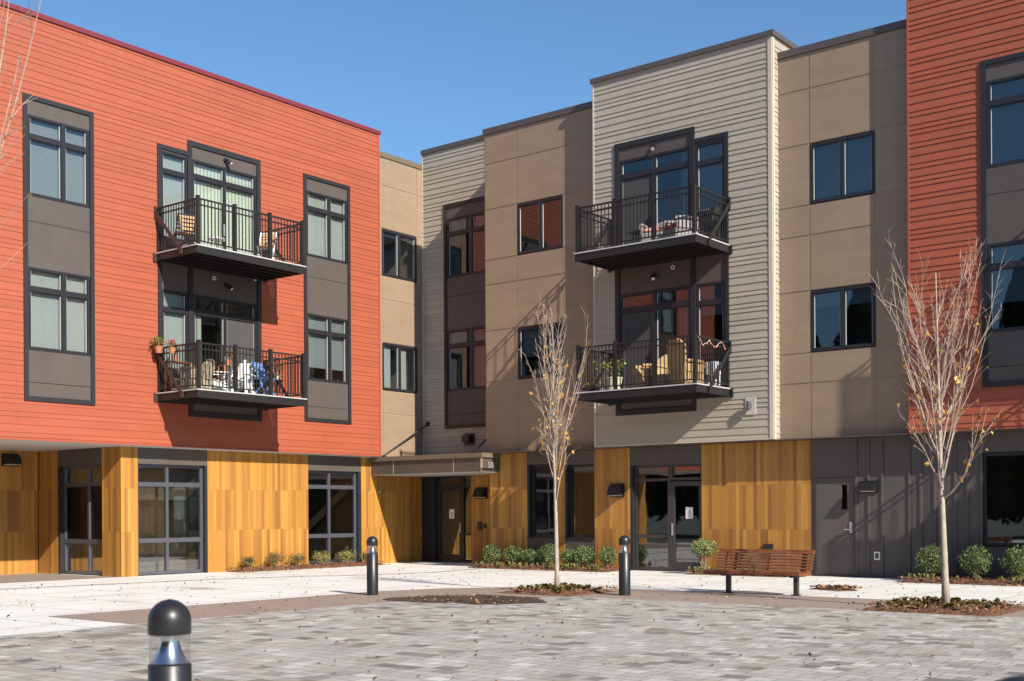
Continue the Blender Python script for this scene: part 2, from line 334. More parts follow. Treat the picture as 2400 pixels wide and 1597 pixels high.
class PL:   # facade plane; u along the wall, d outward, z up
    def __init__(s,k,b): s.k=k; s.b=b
    def p(s,u,d,z): return (s.b+d,u,z) if s.k=='L' else (u,s.b-d,z)
    def box(s,m,u0,u1,d0,d1,z0,z1):
        if s.k=='L': m.box(s.b+d0,s.b+d1,u0,u1,z0,z1)
        else: m.box(u0,u1,s.b-d1,s.b-d0,z0,z1)
    def quad(s,m,u0,u1,d,z0,z1): m.face([s.p(u0,d,z0),s.p(u1,d,z0),s.p(u1,d,z1),s.p(u0,d,z1)])
def spans(u0,u1,z0,z1,holes):
    sp=[(u0,u1)]; zm=(z0+z1)/2
    for a,b,c,d in holes:
        if c<zm<d:
            nx=[]
            for s,e in sp:
                if b<=s or a>=e: nx.append((s,e))
                else:
                    if a>s: nx.append((s,a))
                    if b<e: nx.append((b,e))
            sp=nx
    return sp
CYC=[.175,.175,.105,.175,.105,.105,.175,.105]   # board exposures going down
def siding(P,parent,u0,u1,z0,z1,holes,mat,zref,name='siding',lap=.016):
    if P.k=='L' and u1-u0>5: lap=.0115
    m=MB(); rows=[]; z=zref; i=0
    while z>z0: rows.append((z-CYC[i%8],z)); z-=CYC[i%8]; i+=1
    z=zref; i=7
    while z<z1: rows.append((z,z+CYC[i%8])); z+=CYC[i%8]; i=(i-1)%8
    jnt={}; RJ=random.Random(int(u0*10)+5)
    for zb,zt in rows: o_=RJ.uniform(0,3.6); jnt[round(zt,3)]=[u0+o_+3.6*k for k in range(-1,12)]
    for zb,zt in rows:
        a,b=max(zb,z0),min(zt,z1)
        if b-a<.004: continue
        cuts=sorted({a,b}|{h for H in holes for h in (H[2],H[3]) if a<h<b})
        for s,e in zip(cuts[:-1],cuts[1:]):
            segs=[]
            for x0,x1 in spans(u0,u1,s,e,holes):
                js=[x for x in jnt[round(zt,3)] if x0+.3<x<x1-.3]; ed=[x0]+js+[x1]; segs+=[(p+(.0015 if p in js else 0),q-(.0015 if q in js else 0)) for p,q in zip(ed[:-1],ed[1:])]
            for x0,x1 in segs:
                ds=lap*(zt-s)/(zt-zb); de=lap*(zt-e)/(zt-zb)
                m.face([P.p(x0,ds,s),P.p(x1,ds,s),P.p(x1,de,e),P.p(x0,de,e)])
                if s==a: m.face([P.p(x0,0,s),P.p(x1,0,s),P.p(x1,ds,s),P.p(x0,ds,s)])
    bk=MB(); cuts=sorted({z0,z1}|{h for H in holes for h in (H[2],H[3]) if z0<h<z1})
    for s,e in zip(cuts[:-1],cuts[1:]):
        for x0,x1 in spans(u0,u1,s,e,holes): P.quad(bk,x0,x1,-.004,s,e)
    bk.build('sheathing',mat,parent)
    return m.build(name,mat,parent)
def cedar(P,m,u0,u1,z0,z1,d=0.0,t1=1.07,t2=2.12,bw=.092,seed=0):
    R=random.Random(seed+int(u0*100)); u=u0
    pal=[(.56,.27,.062),(.62,.31,.075),(.5,.23,.055),(.54,.26,.07),(.42,.19,.05),(.34,.15,.045),(.66,.35,.09),(.52,.25,.06),(.46,.21,.055),(.6,.3,.07)]
    while u<u1-.005:
        e=min(u1,u+bw*R.choice((1,1,1,1.02)))
        if u1-e<.03: e=u1
        cuts=[z0]
        for t in (t1,t2):
            if z0<t<z1 and R.random()<.86: cuts.append(t)
        cuts.append(z1)
        for a,b in zip(cuts[:-1],cuts[1:]):
            k=R.uniform(.7,.84); m.col=tuple((x*.95+y*.05)*k*f_ for x,y,f_ in zip(R.choice(pal),(.54,.27,.068),(1,.96,.67))); dd=d+R.uniform(0,.003)
            P.box(m,u+.001,e-.001,dd-.02,dd,a+.001,b-.001)
        u=e
    m.col=None
def room(P,u0,u1,z0,z1,dep,parent,mat=None,d0=-.07,floor=False):
    m=MB(); a,b=d0,-dep
    Q=P.p
    m.face([Q(u0,b,z0),Q(u1,b,z0),Q(u1,b,z1),Q(u0,b,z1)]); m.face([Q(u0,a,z0),Q(u0,b,z0),Q(u0,b,z1),Q(u0,a,z1)])
    m.face([Q(u1,a,z0),Q(u1,a,z1),Q(u1,b,z1),Q(u1,b,z0)]); m.face([Q(u0,a,z0),Q(u1,a,z0),Q(u1,b,z0),Q(u0,b,z0)]); m.face([Q(u0,a,z1),Q(u0,b,z1),Q(u1,b,z1),Q(u1,a,z1)])
    return m.build('interior',mat or ROOM,parent)
def window(P,parent,u0,u1,z0,z1,mull=(),trans=None,blinds=(),fw=.055,mw=.05,fm=None,d=.012,glass=None,dep=1.6,sash=.022,bm=None,rec=.0,name='window',lines=True):
    if glass is None and P.k=='R': glass=GLASSR
    """blinds: list of (u0,u1,zbottom,ztop)"""
    fm=fm or FRAME; m=MB(); d=d-rec
    P.box(m,u0,u0+fw,d-.09,d,z0,z1); P.box(m,u1-fw,u1,d-.09,d,z0,z1); P.box(m,u0+fw,u1-fw,d-.09,d,z0,z0+fw); P.box(m,u0+fw,u1-fw,d-.09,d,z1-fw,z1)
    edges=[u0+fw]+[x for mm in sorted(mull) for x in (mm-mw,mm+mw)]+[u1-fw]
    for mm in mull: P.box(m,mm-mw,mm+mw,d-.088,d+.004,z0+fw,z1-fw)
    zs=[z0+fw]+([x for t in trans for x in t] if trans else [])+[z1-fw]
    for t in (trans or []):
        for a,b in zip(edges[::2],edges[1::2]): P.box(m,a,b,d-.086,d+.002,t[0],t[1])
    if sash:
        for a,b in zip(edges[::2],edges[1::2]):
            for c,e in zip(zs[::2],zs[1::2]):
                s=sash; dd=d-.02
                P.box(m,a,a+s,dd-.05,dd,c,e); P.box(m,b-s,b,dd-.05,dd,c,e); P.box(m,a+s,b-s,dd-.05,dd,c,c+s); P.box(m,a+s,b-s,dd-.05,dd,e-s,e)
    w_=m.build(name,fm,parent)
    g=MB()
    for a,b in zip(edges[::2],edges[1::2]):
        for c,e in zip(zs[::2],zs[1::2]): P.quad(g,a+.001,b-.001,d-.045,c+.001,e-.001)
    g.build('pane',glass or GLASS,w_)
    if sash:
        bd=MB(); q=.014
        for a,b in zip(edges[::2],edges[1::2]):
            for c,e in zip(zs[::2],zs[1::2]):
                a2,b2,c2,e2=a+sash,b-sash,c+sash,e-sash
                P.box(bd,a2,a2+.009,d-.1,d-.026,c2,e2); P.box(bd,b2-.009,b2,d-.1,d-.026,c2,e2)
        bd.build('glazing_bead',BEAD,w_)
    if blinds:
        bl=MB()
        for a,b,c,e in blinds: P.quad(bl,a,b,d-.115,c,e)
        bl.build('blind',bm or BLIND,w_)
    if dep: room(P,u0+.01,u1-.01,z0+.01,z1-.01,dep,w_,d0=d-.09)
    return w_
def frame(P,m,u0,u1,z0,z1,w=.1,d0=-.01,d1=.04,sides='LRTB'):
    if 'L' in sides: P.box(m,u0,u0+w,d0,d1,z0,z1)
    if 'R' in sides: P.box(m,u1-w,u1,d0,d1,z0,z1)
    a=u0+(w if 'L' in sides else 0); b=u1-(w if 'R' in sides else 0)
    if 'T' in sides: P.box(m,a,b,d0,d1,z1-w,z1)
    if 'B' in sides: P.box(m,a,b,d0,d1,z0,z0+w)

# storey levels
HD=(10.33,6.97); SL=(8.54,5.14); TR=((9.80,9.905),(6.435,6.54))
def column_bay(P,parent,u0,u1,mull,blinds=((),()),kinds=(None,None),flip=False):
    """tall dark framed bay with two stacked windows"""
    t=MB(); frame(P,t,u0,u1,4.02,10.765,.1); t.build('bay_trim',TRIM,parent)
    a,b=u0+.1,u1-.1; bk=MB()
    for z0,z1 in ((4.1,5.15),(6.96,8.55),(10.32,10.68)): P.quad(bk,a,b,-.028,z0,z1)
    bk.build('panel_backing',TRIM,parent)
    for z0,z1 in ((4.12,4.425),(4.433,5.14),(6.97,7.98),(7.988,8.54),(10.33,10.665)): s=MB(); P.box(s,a,b,-.03,.006,z0+.002,z1-.002); s.build('spandrel_panel',BRN,parent)
    for k in (0,1):
        window(P,parent,a+.01,b-.01,SL[k],HD[k],[mull],[TR[k]],blinds[k],bm=kinds[k])
    return (u0+.02,u1-.02,4.04,10.745)
def balcony(P,parent,u0,u1,zt,side,depth=1.6,railmat=RAIL,bmat=STEEL):
    """deck slab hung on the facade; side = index of the end with the visible bracket"""
    m=MB(); zb=zt-.2
    P.box(m,u0,u1,depth-.06,depth,zb,zt-.03); 
    for u in (u0,u1-.05): P.box(m,u,u+.05,.02,depth-.06,zb+.01,zt-.03)
    for i in range(1,5):
        d=depth*i/5-.03; P.box(m,u0+.05,u1-.05,d+.015,d+.025,zb+.03,zt-.06)
        P.box(m,u0+.05,u1-.05,d+.0,d+.04,zb+.012,zb+.03)
    P.box(m,u0+.05,u1-.05,.02,.07,zb+.01,zt-.03)
    dk=m.build('balcony',bmat,parent)
    g=MB(); P.box(g,u0+.05,u1-.05,.07,depth-.06,zt-.06,zt-.032); g.build('deck_pan',BLACK,dk)
    g=MB(); P.box(g,u0-.02,u1+.02,.03,depth+.015,zt-.028,zt); g.build('deck_grating',GALV,dk)
    r=MB(); H_=1.1; dd=depth-.035
    def rails(pa,pb):
        for z,h in ((zt+H_-.02,.035),(zt+H_-.16,.028),(zt+.09,.028)): r.beam((*pa,z),(*pb,z),.038,h)
    c=lambda u,d:P.p(u,d,0)[:2]
    rails(c(u0+.05,dd),c(u1-.05,dd)); rails(c(u0+.05,.05),c(u0+.05,dd)); rails(c(u1-.05,.05),c(u1-.05,dd))
    n_=int((u1-u0)/.104)
    for i in range(1,n_):
        u=u0+.05+(u1-u0-.1)*i/n_; x,y=c(u,dd); r.box(x-.009,x+.009,y-.009,y+.009,zt+.09,zt+H_-.03)
    for ue in (u0+.05,u1-.05):
        k=int(depth/.104)
        for i in range(1,k):
            x,y=c(ue,.05+(dd-.05)*i/k); r.box(x-.009,x+.009,y-.009,y+.009,zt+.09,zt+H_-.03)
    r.build('railing',railmat,dk)
    for i in range(4):
        u=u0+.06+(u1-u0-.12)*i/3; p_=MB(); x,y=c(u,dd); p_.box(x-.038,x+.038,y-.038,y+.038,zt,zt+H_+.03); p_.box(x-.045,x+.045,y-.045,y+.045,zt+H_+.03,zt+H_+.045); p_.build('post',railmat,dk)
    for ue,sg in ((u0,-1),(u1,1)):
        p_=MB(); x,y=c(ue-.05*sg,.05); p_.box(x-.03,x+.03,y-.03,y+.03,zt,zt+H_); p_.build('post',railmat,dk)
        k=MB(); e=ue+.035*sg
        A=P.p(e,.06,zt+.95); B=P.p(e,depth*.66,zt-.09); k.beam(A,B,.02,.085)
        P.box(k,e-.012,e+.012,.0,.075,zt+.82,zt+1.12); P.box(k,e-.02,e+.02,depth*.62,depth*.62+.1,zt-.17,zt-.03)
        P.box(k,e-.05,e+.05,.0,.05,zb-.02,zt-.02)
        k.build('bracket',STEELR if P.k=='L' else bmat,dk)
    return dk
SCREEN=painted('grey insect screen',(.055,.052,.05),.06,.8)
def balcony_bay(P,parent,d0,d1,s0,s1,doorL,levels=(0,1),blinds={},screens=(),sside='l'):
    """door part d0..d1, side window part s0..s1 (shares the post between)"""
    t=MB(); frame(P,t,d0,d1,3.915,10.77,.13)
    lo,hi=min(s0,s1),max(s0,s1)
    if lo<d0: frame(P,t,lo,d0,4.2,10.47,.1,sides='LTB')
    else: frame(P,t,d1,hi,4.2,10.47,.1,sides='RTB')
    t.build('bay_trim',TRIM,parent)
    a,b=d0+.13,d1-.13; sa,sb=(lo+.1,d0) if lo<d0 else (d1,hi-.1); bk=MB()
    for z0,z1 in ((6.96,8.21),(4.0,5.01),(10.32,10.5)): P.quad(bk,lo+.05,hi-.05,-.032,z0,z1)
    bk.build('panel_backing',TRIM,parent)
    for a_,b_,z0,z1 in [(a,b,z0,z1) for z0,z1 in ((10.33,10.64),(6.97,7.60),(4.045,4.25))]+[(sa,sb,z0,z1) for z0,z1 in ((6.97,7.70),(7.708,8.2),(4.3,5.0),(10.33,10.37))]:
        s=MB(); P.box(s,a_,b_,-.03,.006,z0+.002,z1-.002); s.build('spandrel_panel',BRN,parent)
    m_=(a+b)/2
    for k,zd in ((0,7.62),(1,4.26)):
        window(P,parent,a+.005,b-.005,zd,HD[k],[m_],[(TR[k][0]+.05,TR[k][1]+.06)],blinds.get(('d',k),()),fw=.06,mw=.035,bm=blinds.get(('dm',k)),name='balcony_door',dep=2.2)
        window(P,parent,sa+.005,sb-.005,8.2 if k==0 else 5.0,HD[k],[],[TR[k]],blinds.get(('s',k),()))
        h=MB(); P.box(h,m_-.055,m_-.03,.02,.05,zd+.95,zd+1.25); h.build('door_handle',STEELH,parent)
    for lv in screens:
        zd=7.62 if lv==0 else 4.26; u_=(a+.07,m_-.035) if sside=='l' else (m_+.035,b-.07)
        k=MB(); P.box(k,u_[0],u_[1],-.028,-.018,zd+.08,TR[lv][0]+.05); k.build('insect_screen',SCREEN,parent)
    return [(d0+.02,d1-.02,3.94,10.75),(lo+.02,d0+.03,4.22,10.45) if lo<d0 else (d1-.03,hi-.02,4.22,10.45)]
def panels(P,parent,us,zs,holes,mat,gap=.03,name='cement_panel'):
    m=MB()
    for a,b in zip(us[:-1],us[1:]):
        for c,e in zip(zs[:-1],zs[1:]):
            a1,b1,c1,e1=a+gap/2,b-gap/2,c+gap/2,e-gap/2
            if any(h[0]<(a1+b1)/2<h[1] and h[2]<(c1+e1)/2<h[3] for h in holes): continue
            P.box(m,a1,b1,-.01,.01,c1,e1)
    m.build(name,mat,parent)
    k=MB()
    cuts=sorted({zs[0],zs[-1]}|{z for h in holes for z in h[2:]})
    for c,e in zip(cuts[:-1],cuts[1:]):
        for x0,x1 in spans(us[0],us[-1],c,e,holes): P.quad(k,x0,x1,-.004,c,e)
    k.build('panel_backing',TANTRIM,parent)

# ------------------------------------------------------------------ ground
def sheet(name,polys,z,mat,kind='structure',label=None):
    m=MB()
    for p in polys: m.face([(x,y,z) for x,y in p])
    o=m.build(name,mat); tag(o,kind=kind); 
    if label: o['label']=label
    return o
sheet('ground',[[(-400,-400),(400,-400),(400,400),(-400,400)]],-.03,GROUND)
sheet('concrete_walk',[[(-29.5,-6),(12,-6),(12,28),(-29.5,28)]],0,CON)
sheet('plaza_pavers',[[(-14.2,-6),(12,-6),(12,17.5),(-12.0,17.35),(-13.3,16.2),(-14.0,14.9),(-14.2,14.2)]],.008,PAV)
sheet('brick_border',[[(-16.42,9.72),(-14.2,9.72),(-14.2,14.2),(-14.0,14.9),(-13.3,16.2),(-12.0,17.35),(12,17.5),(12,19.85),(-12.7,19.72),(-14.9,18.9),(-15.9,17.9),(-16.35,16.4)]],.004,BPV)
sheet('nook_paving',[[(-29,5),(-25.32,5),(-25.3,16.8),(-29,16.8)]],.004,BPV)
# narrow brick strip in the walk
m=MB(); pts=[(-23.9,9),(-23.35,12.8),(-22.6,17.4),(-21.9,19.3),(-20.9,20.8),(-20.45,22.5),(-20.65,24.6)]
for (a,b),(c,d) in zip(pts[:-1],pts[1:]):
    m.face([(a,b,.004),(a+.16,b,.004),(c+.16,d,.004),(c,d,.004)])
tag(m.build('brick_strip',BPV),kind='structure')
# leaf litter
def litter(name,n_,fn,mat,size,label,z=.012,cat=None,kind='stuff'):
    m=MB()
    for _ in range(n_):
        x,y=fn(); s=random.uniform(.6,1.3)*size
        nr=Vector((random.gauss(0,.45),random.gauss(0,.45),1)); m.leaf((x,y,z+s*.18),s,nr,.6)
    o=m.build(name,mat); tag(o,kind=kind); o['label']=label; 
    if cat: o['category']=cat
    return o
def anyplaza():
    while 1:
        x=random.uniform(-24,2); y=random.uniform(4,24.4)
        if random.random()<.8: return x,y
litter('fallen_leaves',1100,anyplaza,DLEAF,.055,'brown and orange leaves scattered over the paving',0.012,'leaves')
def ell(cx,cy,rx,ry,k=.5):
    def f():
        t=random.uniform(0,2*PI); r=random.random()**k; return cx+rx*r*math.cos(t),cy+ry*r*math.sin(t)
    return f
def blob(name,cx,cy,rx,ry,z,mat,rot=0,kind='stuff',label=None,seed=1,am=.18,h=0,n_=40,cat=None):
    R=random.Random(seed); ph=[R.uniform(0,6) for _ in range(4)]; m=MB(); rings=6 if h else 1; vs=[(cx,cy,z+h)]; fs=[]
    for r in range(1,rings+1):
        for i in range(n_):
            t=2*PI*i/n_; k=1+am*(math.sin(2*t+ph[0])+.6*math.sin(3*t+ph[1])+.5*math.sin(7*t+ph[2])+.3*math.sin(13*t+ph[3]))
            q=r/rings; x=rx*k*q*math.cos(t); y=ry*k*q*math.sin(t)
            vs.append((cx+x*math.cos(rot)-y*math.sin(rot),cy+x*math.sin(rot)+y*math.cos(rot),z+h*(1-q**2)+(R.uniform(-.012,.012) if h and r<rings else 0)))
    for i in range(n_):
        fs.append((0,1+i,1+(i+1)%n_))
        for r in range(1,rings): a=1+(r-1)*n_; b=1+r*n_; fs.append((a+i,b+i,b+(i+1)%n_,a+(i+1)%n_))
    m.add(vs,fs); o=m.build(name,mat,smooth=bool(h)); tag(o,label,cat,kind=kind); return o
blob('damp_patch',-13.4,15.8,1.25,1.1,.013,WET,.2,label='dark damp patch with leaf litter on the paving before the first tree',seed=3,am=.14,cat='damp patch')
litter('leaf_litter',230,ell(-13.4,15.8,1.2,1.05),DLEAF,.055,'orange brown leaves stuck to the dark damp patch',.013,'leaves')
blob('leaf_pile',-9.35,21.7,.45,.3,.005,MULCH,.1,label='small heap of brown leaves on white concrete beyond the bench',seed=5,h=.05,cat='leaf pile')
litter('heaped_leaves',160,ell(-9.35,21.7,.5,.32),DLEAF,.09,'dry brown leaves lying on the small heap beyond the bench',.04,'leaves')
# planting beds
litter('drifted_leaves',170,lambda:(random.uniform(-21.3,-16.5),24.82-abs(random.gauss(0,.16))),DLEAF,.06,'brown leaves drifted along the front edge of the bush bed',.012,'leaves')
litter('drifted_leaves',150,lambda:(random.uniform(-9.3,-5.5),24.57-abs(random.gauss(0,.16))),DLEAF,.06,'brown leaves drifted along the edge of the dark wall bed',.012,'leaves')
litter('drifted_leaves',140,lambda:(-24.5+abs(random.gauss(0,.14)),random.uniform(19.9,25.2)),DLEAF,.06,'brown leaves drifted along the left cedar wall bed',.012,'leaves')
def bed(x0,x1,y0,y1,label,seed,h=.07,ch=None):
    R=random.Random(seed); nx=max(6,int((x1-x0)/.12)); ny=max(5,int((y1-y0)/.12)); vs=[];fs=[]
    for j in range(ny+1):
        for i in range(nx+1):
            e=min(i,j,nx-i,ny-j); zz=.004 if e==0 else h*min(1,e/2)+R.uniform(-.015,.02)
            vs.append((x0+(x1-x0)*i/nx+(R.uniform(-.02,.02)),y0+(y1-y0)*j/ny+R.uniform(-.02,.02)*(0 if j==ny else 1),zz))
    for j in range(ny):
        for i in range(nx): a=j*(nx+1)+i; fs.append((a,a+1,a+nx+2,a+nx+1))
    m=MB(); m.add(vs,fs); o=m.build('mulch_bed',MULCH,smooth=False); tag(o,label,'mulch bed',kind='stuff')
    c=MB()
    for _ in range(ch or int((x1-x0)*(y1-y0)*260)):
        x=R.uniform(x0,x1);y=R.uniform(y0,y1); c.leaf((x,y,h+.02+R.uniform(-.01,.02)),R.uniform(.03,.08),(R.gauss(0,.5),R.gauss(0,.5),1),.5)
    o=c.build('bark_chips',CHIP); tag(o,'bark chips over the '+label,'bark chips',kind='stuff')
def tufts(x0,x1,y0,y1,n_,mat,label,h=.16,seed=2,z=.06,broad=False):
    R=random.Random(seed); m=MB()
    for _ in range(n_):
        x=R.uniform(x0,x1);y=R.uniform(y0,y1)
        for _ in range(R.randint(5,9)):
            a=R.uniform(0,2*PI); l=R.uniform(.6,1.2)*h; k=R.uniform(.3,.9); w_=.012 if not broad else .03
            dx,dy=math.cos(a),math.sin(a); px,py=-dy*w_,dx*w_
            p0=(x,y,z); p1=(x+dx*l*.4*k,y+dy*l*.4*k,z+l*.8); p2=(x+dx*l*k,y+dy*l*k,z+l*(.75 if k>.6 else 1))
            m.face([(p0[0]-px,p0[1]-py,p0[2]),(p0[0]+px,p0[1]+py,p0[2]),(p1[0]+px,p1[1]+py,p1[2]),(p1[0]-px,p1[1]-py,p1[2])]); m.face([(p1[0]-px,p1[1]-py,p1[2]),(p1[0]+px,p1[1]+py,p1[2]),p2])
    tag(m.build('ground_cover',mat),label,'ground cover',kind='stuff')
bed(-21.2,-16.75,24.85,25.93,'mulch bed of green bushes below the two dark windows',11)
tufts(-21.1,-16.85,24.9,25.2,60,LSTRAP,'strappy pale green plants along the bush bed under the tan facade',.13,4)
bed(-14.6,-12.0,25.05,25.93,'mulch bed behind the wooden bench',12)
tufts(-14.6,-13.0,25.1,25.4,22,LSTRAP,'strappy green plants beside the glass doors behind the bench',.13,5)
bed(-9.3,-4,24.6,25.93,'mulch bed along the dark batten wall',13)
tufts(-9.2,-6,24.65,25.1,30,LSTRAP,'pale green plants at the edge of the dark wall bed',.13,6)
bed(-25.19,-24.55,19.9,25.2,'narrow mulch bed along the left cedar wall',14)
bed(-14.1,-12.45,17.35,19.0,'square mulch bed round the foot of the first tree',15,.06)
tufts(-13.8,-12.7,17.5,18.8,70,LOLIVE,'low green seedlings round the foot of the first tree',.09,7,broad=True)
bed(-7.1,-5.15,17.3,19.2,'square mulch bed round the foot of the right tree',16,.07)
tufts(-6.9,-5.4,17.5,19.0,70,LOLIVE,'low green seedlings round the foot of the right tree',.09,8,broad=True)

# ------------------------------------------------------------------ left red wing
RW=thing('apartment_building','long red clapboard apartment wing on the left with cedar ground floor and two balconies','building',(-24.8,20,0))
PLr=PL('L',-24.8); Z0,Z1=3.15,12.53
zrefL=7.02
holes=[]
holes.append(column_bay(PLr,RW,14.15,15.89,15.13,
   ([(14.32,15.72,8.6,10.28)],[(14.32,15.72,5.2,6.92)]),kinds=(BLINDG,None)))
holes.append(column_bay(PLr,RW,22.30,24.04,23.26,
   ([(22.47,23.87,8.6,10.28)],[(22.47,23.87,5.52,6.92)]),kinds=(None,BLINDG)))
bl={('d',0):[(18.7,20.62,7.7,10.28)],('dm',0):BLINDV,('s',0):[(17.77,18.45,8.26,10.28)],('d',1):[(18.7,18.98,4.3,6.5)],('dm',1):CURT,('s',1):[(17.77,18.45,5.05,6.92)]}
holes+=balcony_bay(PLr,RW,18.50,20.80,17.62,18.50,19.6,blinds=bl,screens=(1,),sside='r')
# an identical bay outside the frame keeps the wing plausible from the side
holes.append(column_bay(PLr,RW,9.2,10.94,10.2,([(9.37,10.77,8.6,10.28)],[(9.37,10.77,5.2,6.92)])))
siding(PLr,RW,6.0,25.21,Z0+.03,Z1,holes,RED,zrefL)
m=MB(); PLr.box(m,25.19,25.25,-.1,.022,Z0,Z1); PLr.box(m,6,25.19,-.02,.018,Z0-.005,Z0+.03); m.build('corner_trim',REDTRIM,RW)
m=MB(); PLr.box(m,6,25.29,-.35,.045,12.52,12.63); m.build('coping',REDCOP,RW)
m=MB(); m.box(-40,-25.1,6.1,25.2,12.3,12.45); m.box(-40,-25.35,25.2,27.3,11.85,11.95); m.build('roof',ROOF,RW)
m=MB(); m.box(-40,-24.86,6,6.1,3.15,12.5); m.box(-25.2,-24.86,25.22,25.24,3.15,12.5); m.box(-40,-39.9,6,27.2,0,12.5); m.build('end_wall',RED,RW)
m=MB(); m.box(-29.2,-24.815,6,16.84,3.13,3.148); m.box(-25.2,-24.815,16.84,25.24,3.13,3.148); m.build('soffit',SOFF,RW)
balcony(PLr,RW,17.57,20.93,7.81,0); balcony(PLr,RW,17.57,20.93,4.43,0)
# ground floor of the left wing
PG=PL('L',-25.2)
PN=PL('R',16.85); PM=PL('L',-28.85)
cm=MB(); cedar(PG,cm,16.84,17.31,0,3.13,t1=1.08,t2=2.13,seed=1); cedar(PN,cm,-26.0,-25.22,0,3.13,t1=1.08,t2=2.13,seed=4); cm.build('cedar_pillar',CEDAR,RW)
for P_,a,b,sd in ((PG,19.37,22.79,2),(PG,24.84,27.5,3),(PN,-28.85,-27.96,5),(PM,6,16.83,6)):
    cm=MB(); cedar(P_,cm,a,b,0,3.13,t1=1.08,t2=2.13,seed=sd); cm.build('cedar_cladding',CEDAR,RW)
def each(name,mat,par,P_,boxes):
    for bb in boxes: m_=MB(); P_.box(m_,*bb); m_.build(name,mat,par)
each('header_panel',BRN,RW,PG,[(17.32,19.37,-.26,-.01,2.73,3.13),(22.795,24.838,-.26,-.01,2.70,3.13)]); each('header_panel',BRN,RW,PN,[(-27.96,-26.0,-.26,-.01,2.72,3.13)])
each('jamb',TRIM,RW,PG,[(19.30,19.37,-.3,-.005,.0,2.73),(24.73,24.84,-.3,-.005,.0,2.70),(17.315,17.33,-.3,-.02,0,2.73)]); each('jamb',TRIM,RW,PN,[(-27.95,-27.86,-.3,-.005,0,2.72)])
def storefront(P,parent,u0,u1,z0,z1,mull,trans,rec=.12,fm=STORE,dep=3.5,glass=GLASSD,blinds=(),bm=None):
    return window(P,parent,u0,u1,z0,z1,mull,trans,blinds,fw=.07,mw=.035,fm=fm,glass=glass,dep=dep,sash=0,rec=rec,name='storefront_window',bm=bm)
storefront(PG,RW,17.33,19.30,.02,2.73,[18.23],[(2.18,2.29),(.80,.91)])
storefront(PG,RW,22.8,24.73,.07,2.70,[23.68],[(2.19,2.30),(.81,.92)])
storefront(PN,RW,-27.86,-26.0,.02,2.72,[-26.75],[(2.2,2.3),(.78,.89)])
# tan strip next to the corner
PT=PL('L',-25.0)
TZ=[3.15,4.42,5.11,6.53,7.80,8.49,9.89,11.15,11.98]
th=[(25.54,27.04,8.49,9.89),(25.54,27.04,5.11,6.53)]
panels(PT,RW,[25.26,25.54,27.04,27.3],TZ,th,TAN)
window(PT,RW,25.545,27.035,8.51,9.87,[26.28],None,[(25.62,26.96,9.72,9.84)],mw=.04)
window(PT,RW,25.545,27.035,5.13,6.51,[26.28],None,[(25.62,25.98,5.2,6.47),(26.36,26.66,5.2,6.47)],mw=.04)
m=MB(); PT.box(m,25.25,27.34,-.3,.04,11.98,12.13); m.build('coping',COPT,RW)

# ------------------------------------------------------------------ middle tan and beige building
MW=thing('apartment_building','tan panel and beige clapboard apartment block in the middle with the numbered entrance','building',(-17,25.9,0))
P0=PL('R',27.3)
h0=[column_bay(P0,MW,-24.1,-22.36,-23.04,([(-23.93,-22.53,9.93,10.28)],[(-23.93,-23.1,6.56,6.92),(-22.98,-22.53,5.2,6.92)]))]
siding(P0,MW,-24.98,-21.36,3.17,12.43,h0,BEIGE,7.02)
m=MB(); P0.box(m,-25.0,-21.36,-.3,.045,12.43,12.565); m.build('coping',COPB,MW)
m=MB(); P0.box(m,-24.99,-24.95,-.02,.022,3.15,12.43); P0.box(m,-24.95,-21.36,-.02,.018,3.14,3.17); m.build('corner_trim',BEIGETRIM,MW)
P1=PL('R',25.9)
hh=[(-20.21,-18.69,8.49,9.89),(-20.21,-18.69,5.11,6.53)]
panels(P1,MW,[-21.35,-20.21,-18.69,-17.5],TZ,hh,TAN)
window(P1,MW,-20.205,-18.695,8.51,9.87,[-19.42],None,(),mw=.04,glass=GLASSR)
window(P1,MW,-20.205,-18.695,5.13,6.51,[-19.42],None,[(-20.1,-18.8,5.7,6.47)],mw=.04,glass=GLASSR)
m=MB(); P1.box(m,-21.39,-17.5,-.35,.045,11.98,12.14); m.build('coping',COPB,MW)
m=MB(); m.box(-21.36,-21.34,25.9,27.3,3.15,11.98); m.build('side_wall',TAN,MW)
P2=PL('R',25.6)
h2=balcony_bay(P2,MW,-16.83,-14.53,-14.53,-13.63,0,screens=(0,1),sside='l',blinds={('s',0):[(-14.47,-13.78,8.26,10.28)],('s',1):[(-14.47,-13.78,6.2,6.92)],('d',1):[(-15.05,-14.72,4.3,6.5)],('dm',1):CURT,('d',0):[(-14.98,-14.72,7.65,10.28)],('dm',0):CURT})
siding(P2,MW,-17.48,-12.58,3.18,12.46,h2,BEIGE,7.0)
m=MB(); P2.box(m,-12.60,-12.5,-.02,.024,3.15,12.46); P2.box(m,-17.5,-17.46,-.3,.022,3.15,12.46); P2.box(m,-17.46,-12.6,-.02,.018,3.15,3.18)
m.box(-12.52,-12.478,25.6,25.68,3.15,12.46); m.build('corner_trim',BEIGETRIM,MW)
PS=PL('L',-12.5); siding(PS,MW,25.68,25.9,3.15,12.46,[],BEIGE,7.0); siding(PS,MW,25.9,27.0,11.9,12.46,[],BEIGE,7.0)
m=MB(); m.box(-17.55,-12.44,25.54,27,12.46,12.58); m.build('coping',COPB,MW)
m=MB(); m.box(-17.5,-12.5,25.88,27,11.9,12.46); m.build('roof',ROOF,MW)
balcony(P2,MW,-16.96,-13.62,7.79,1); balcony(P2,MW,-16.96,-13.62,4.40,1)
panels(P1,MW,[-12.5,-11.72,-10.19,-9.36],TZ,[(-11.72,-10.19,8.49,9.89),(-11.72,-10.19,5.11,6.53)],TAN)
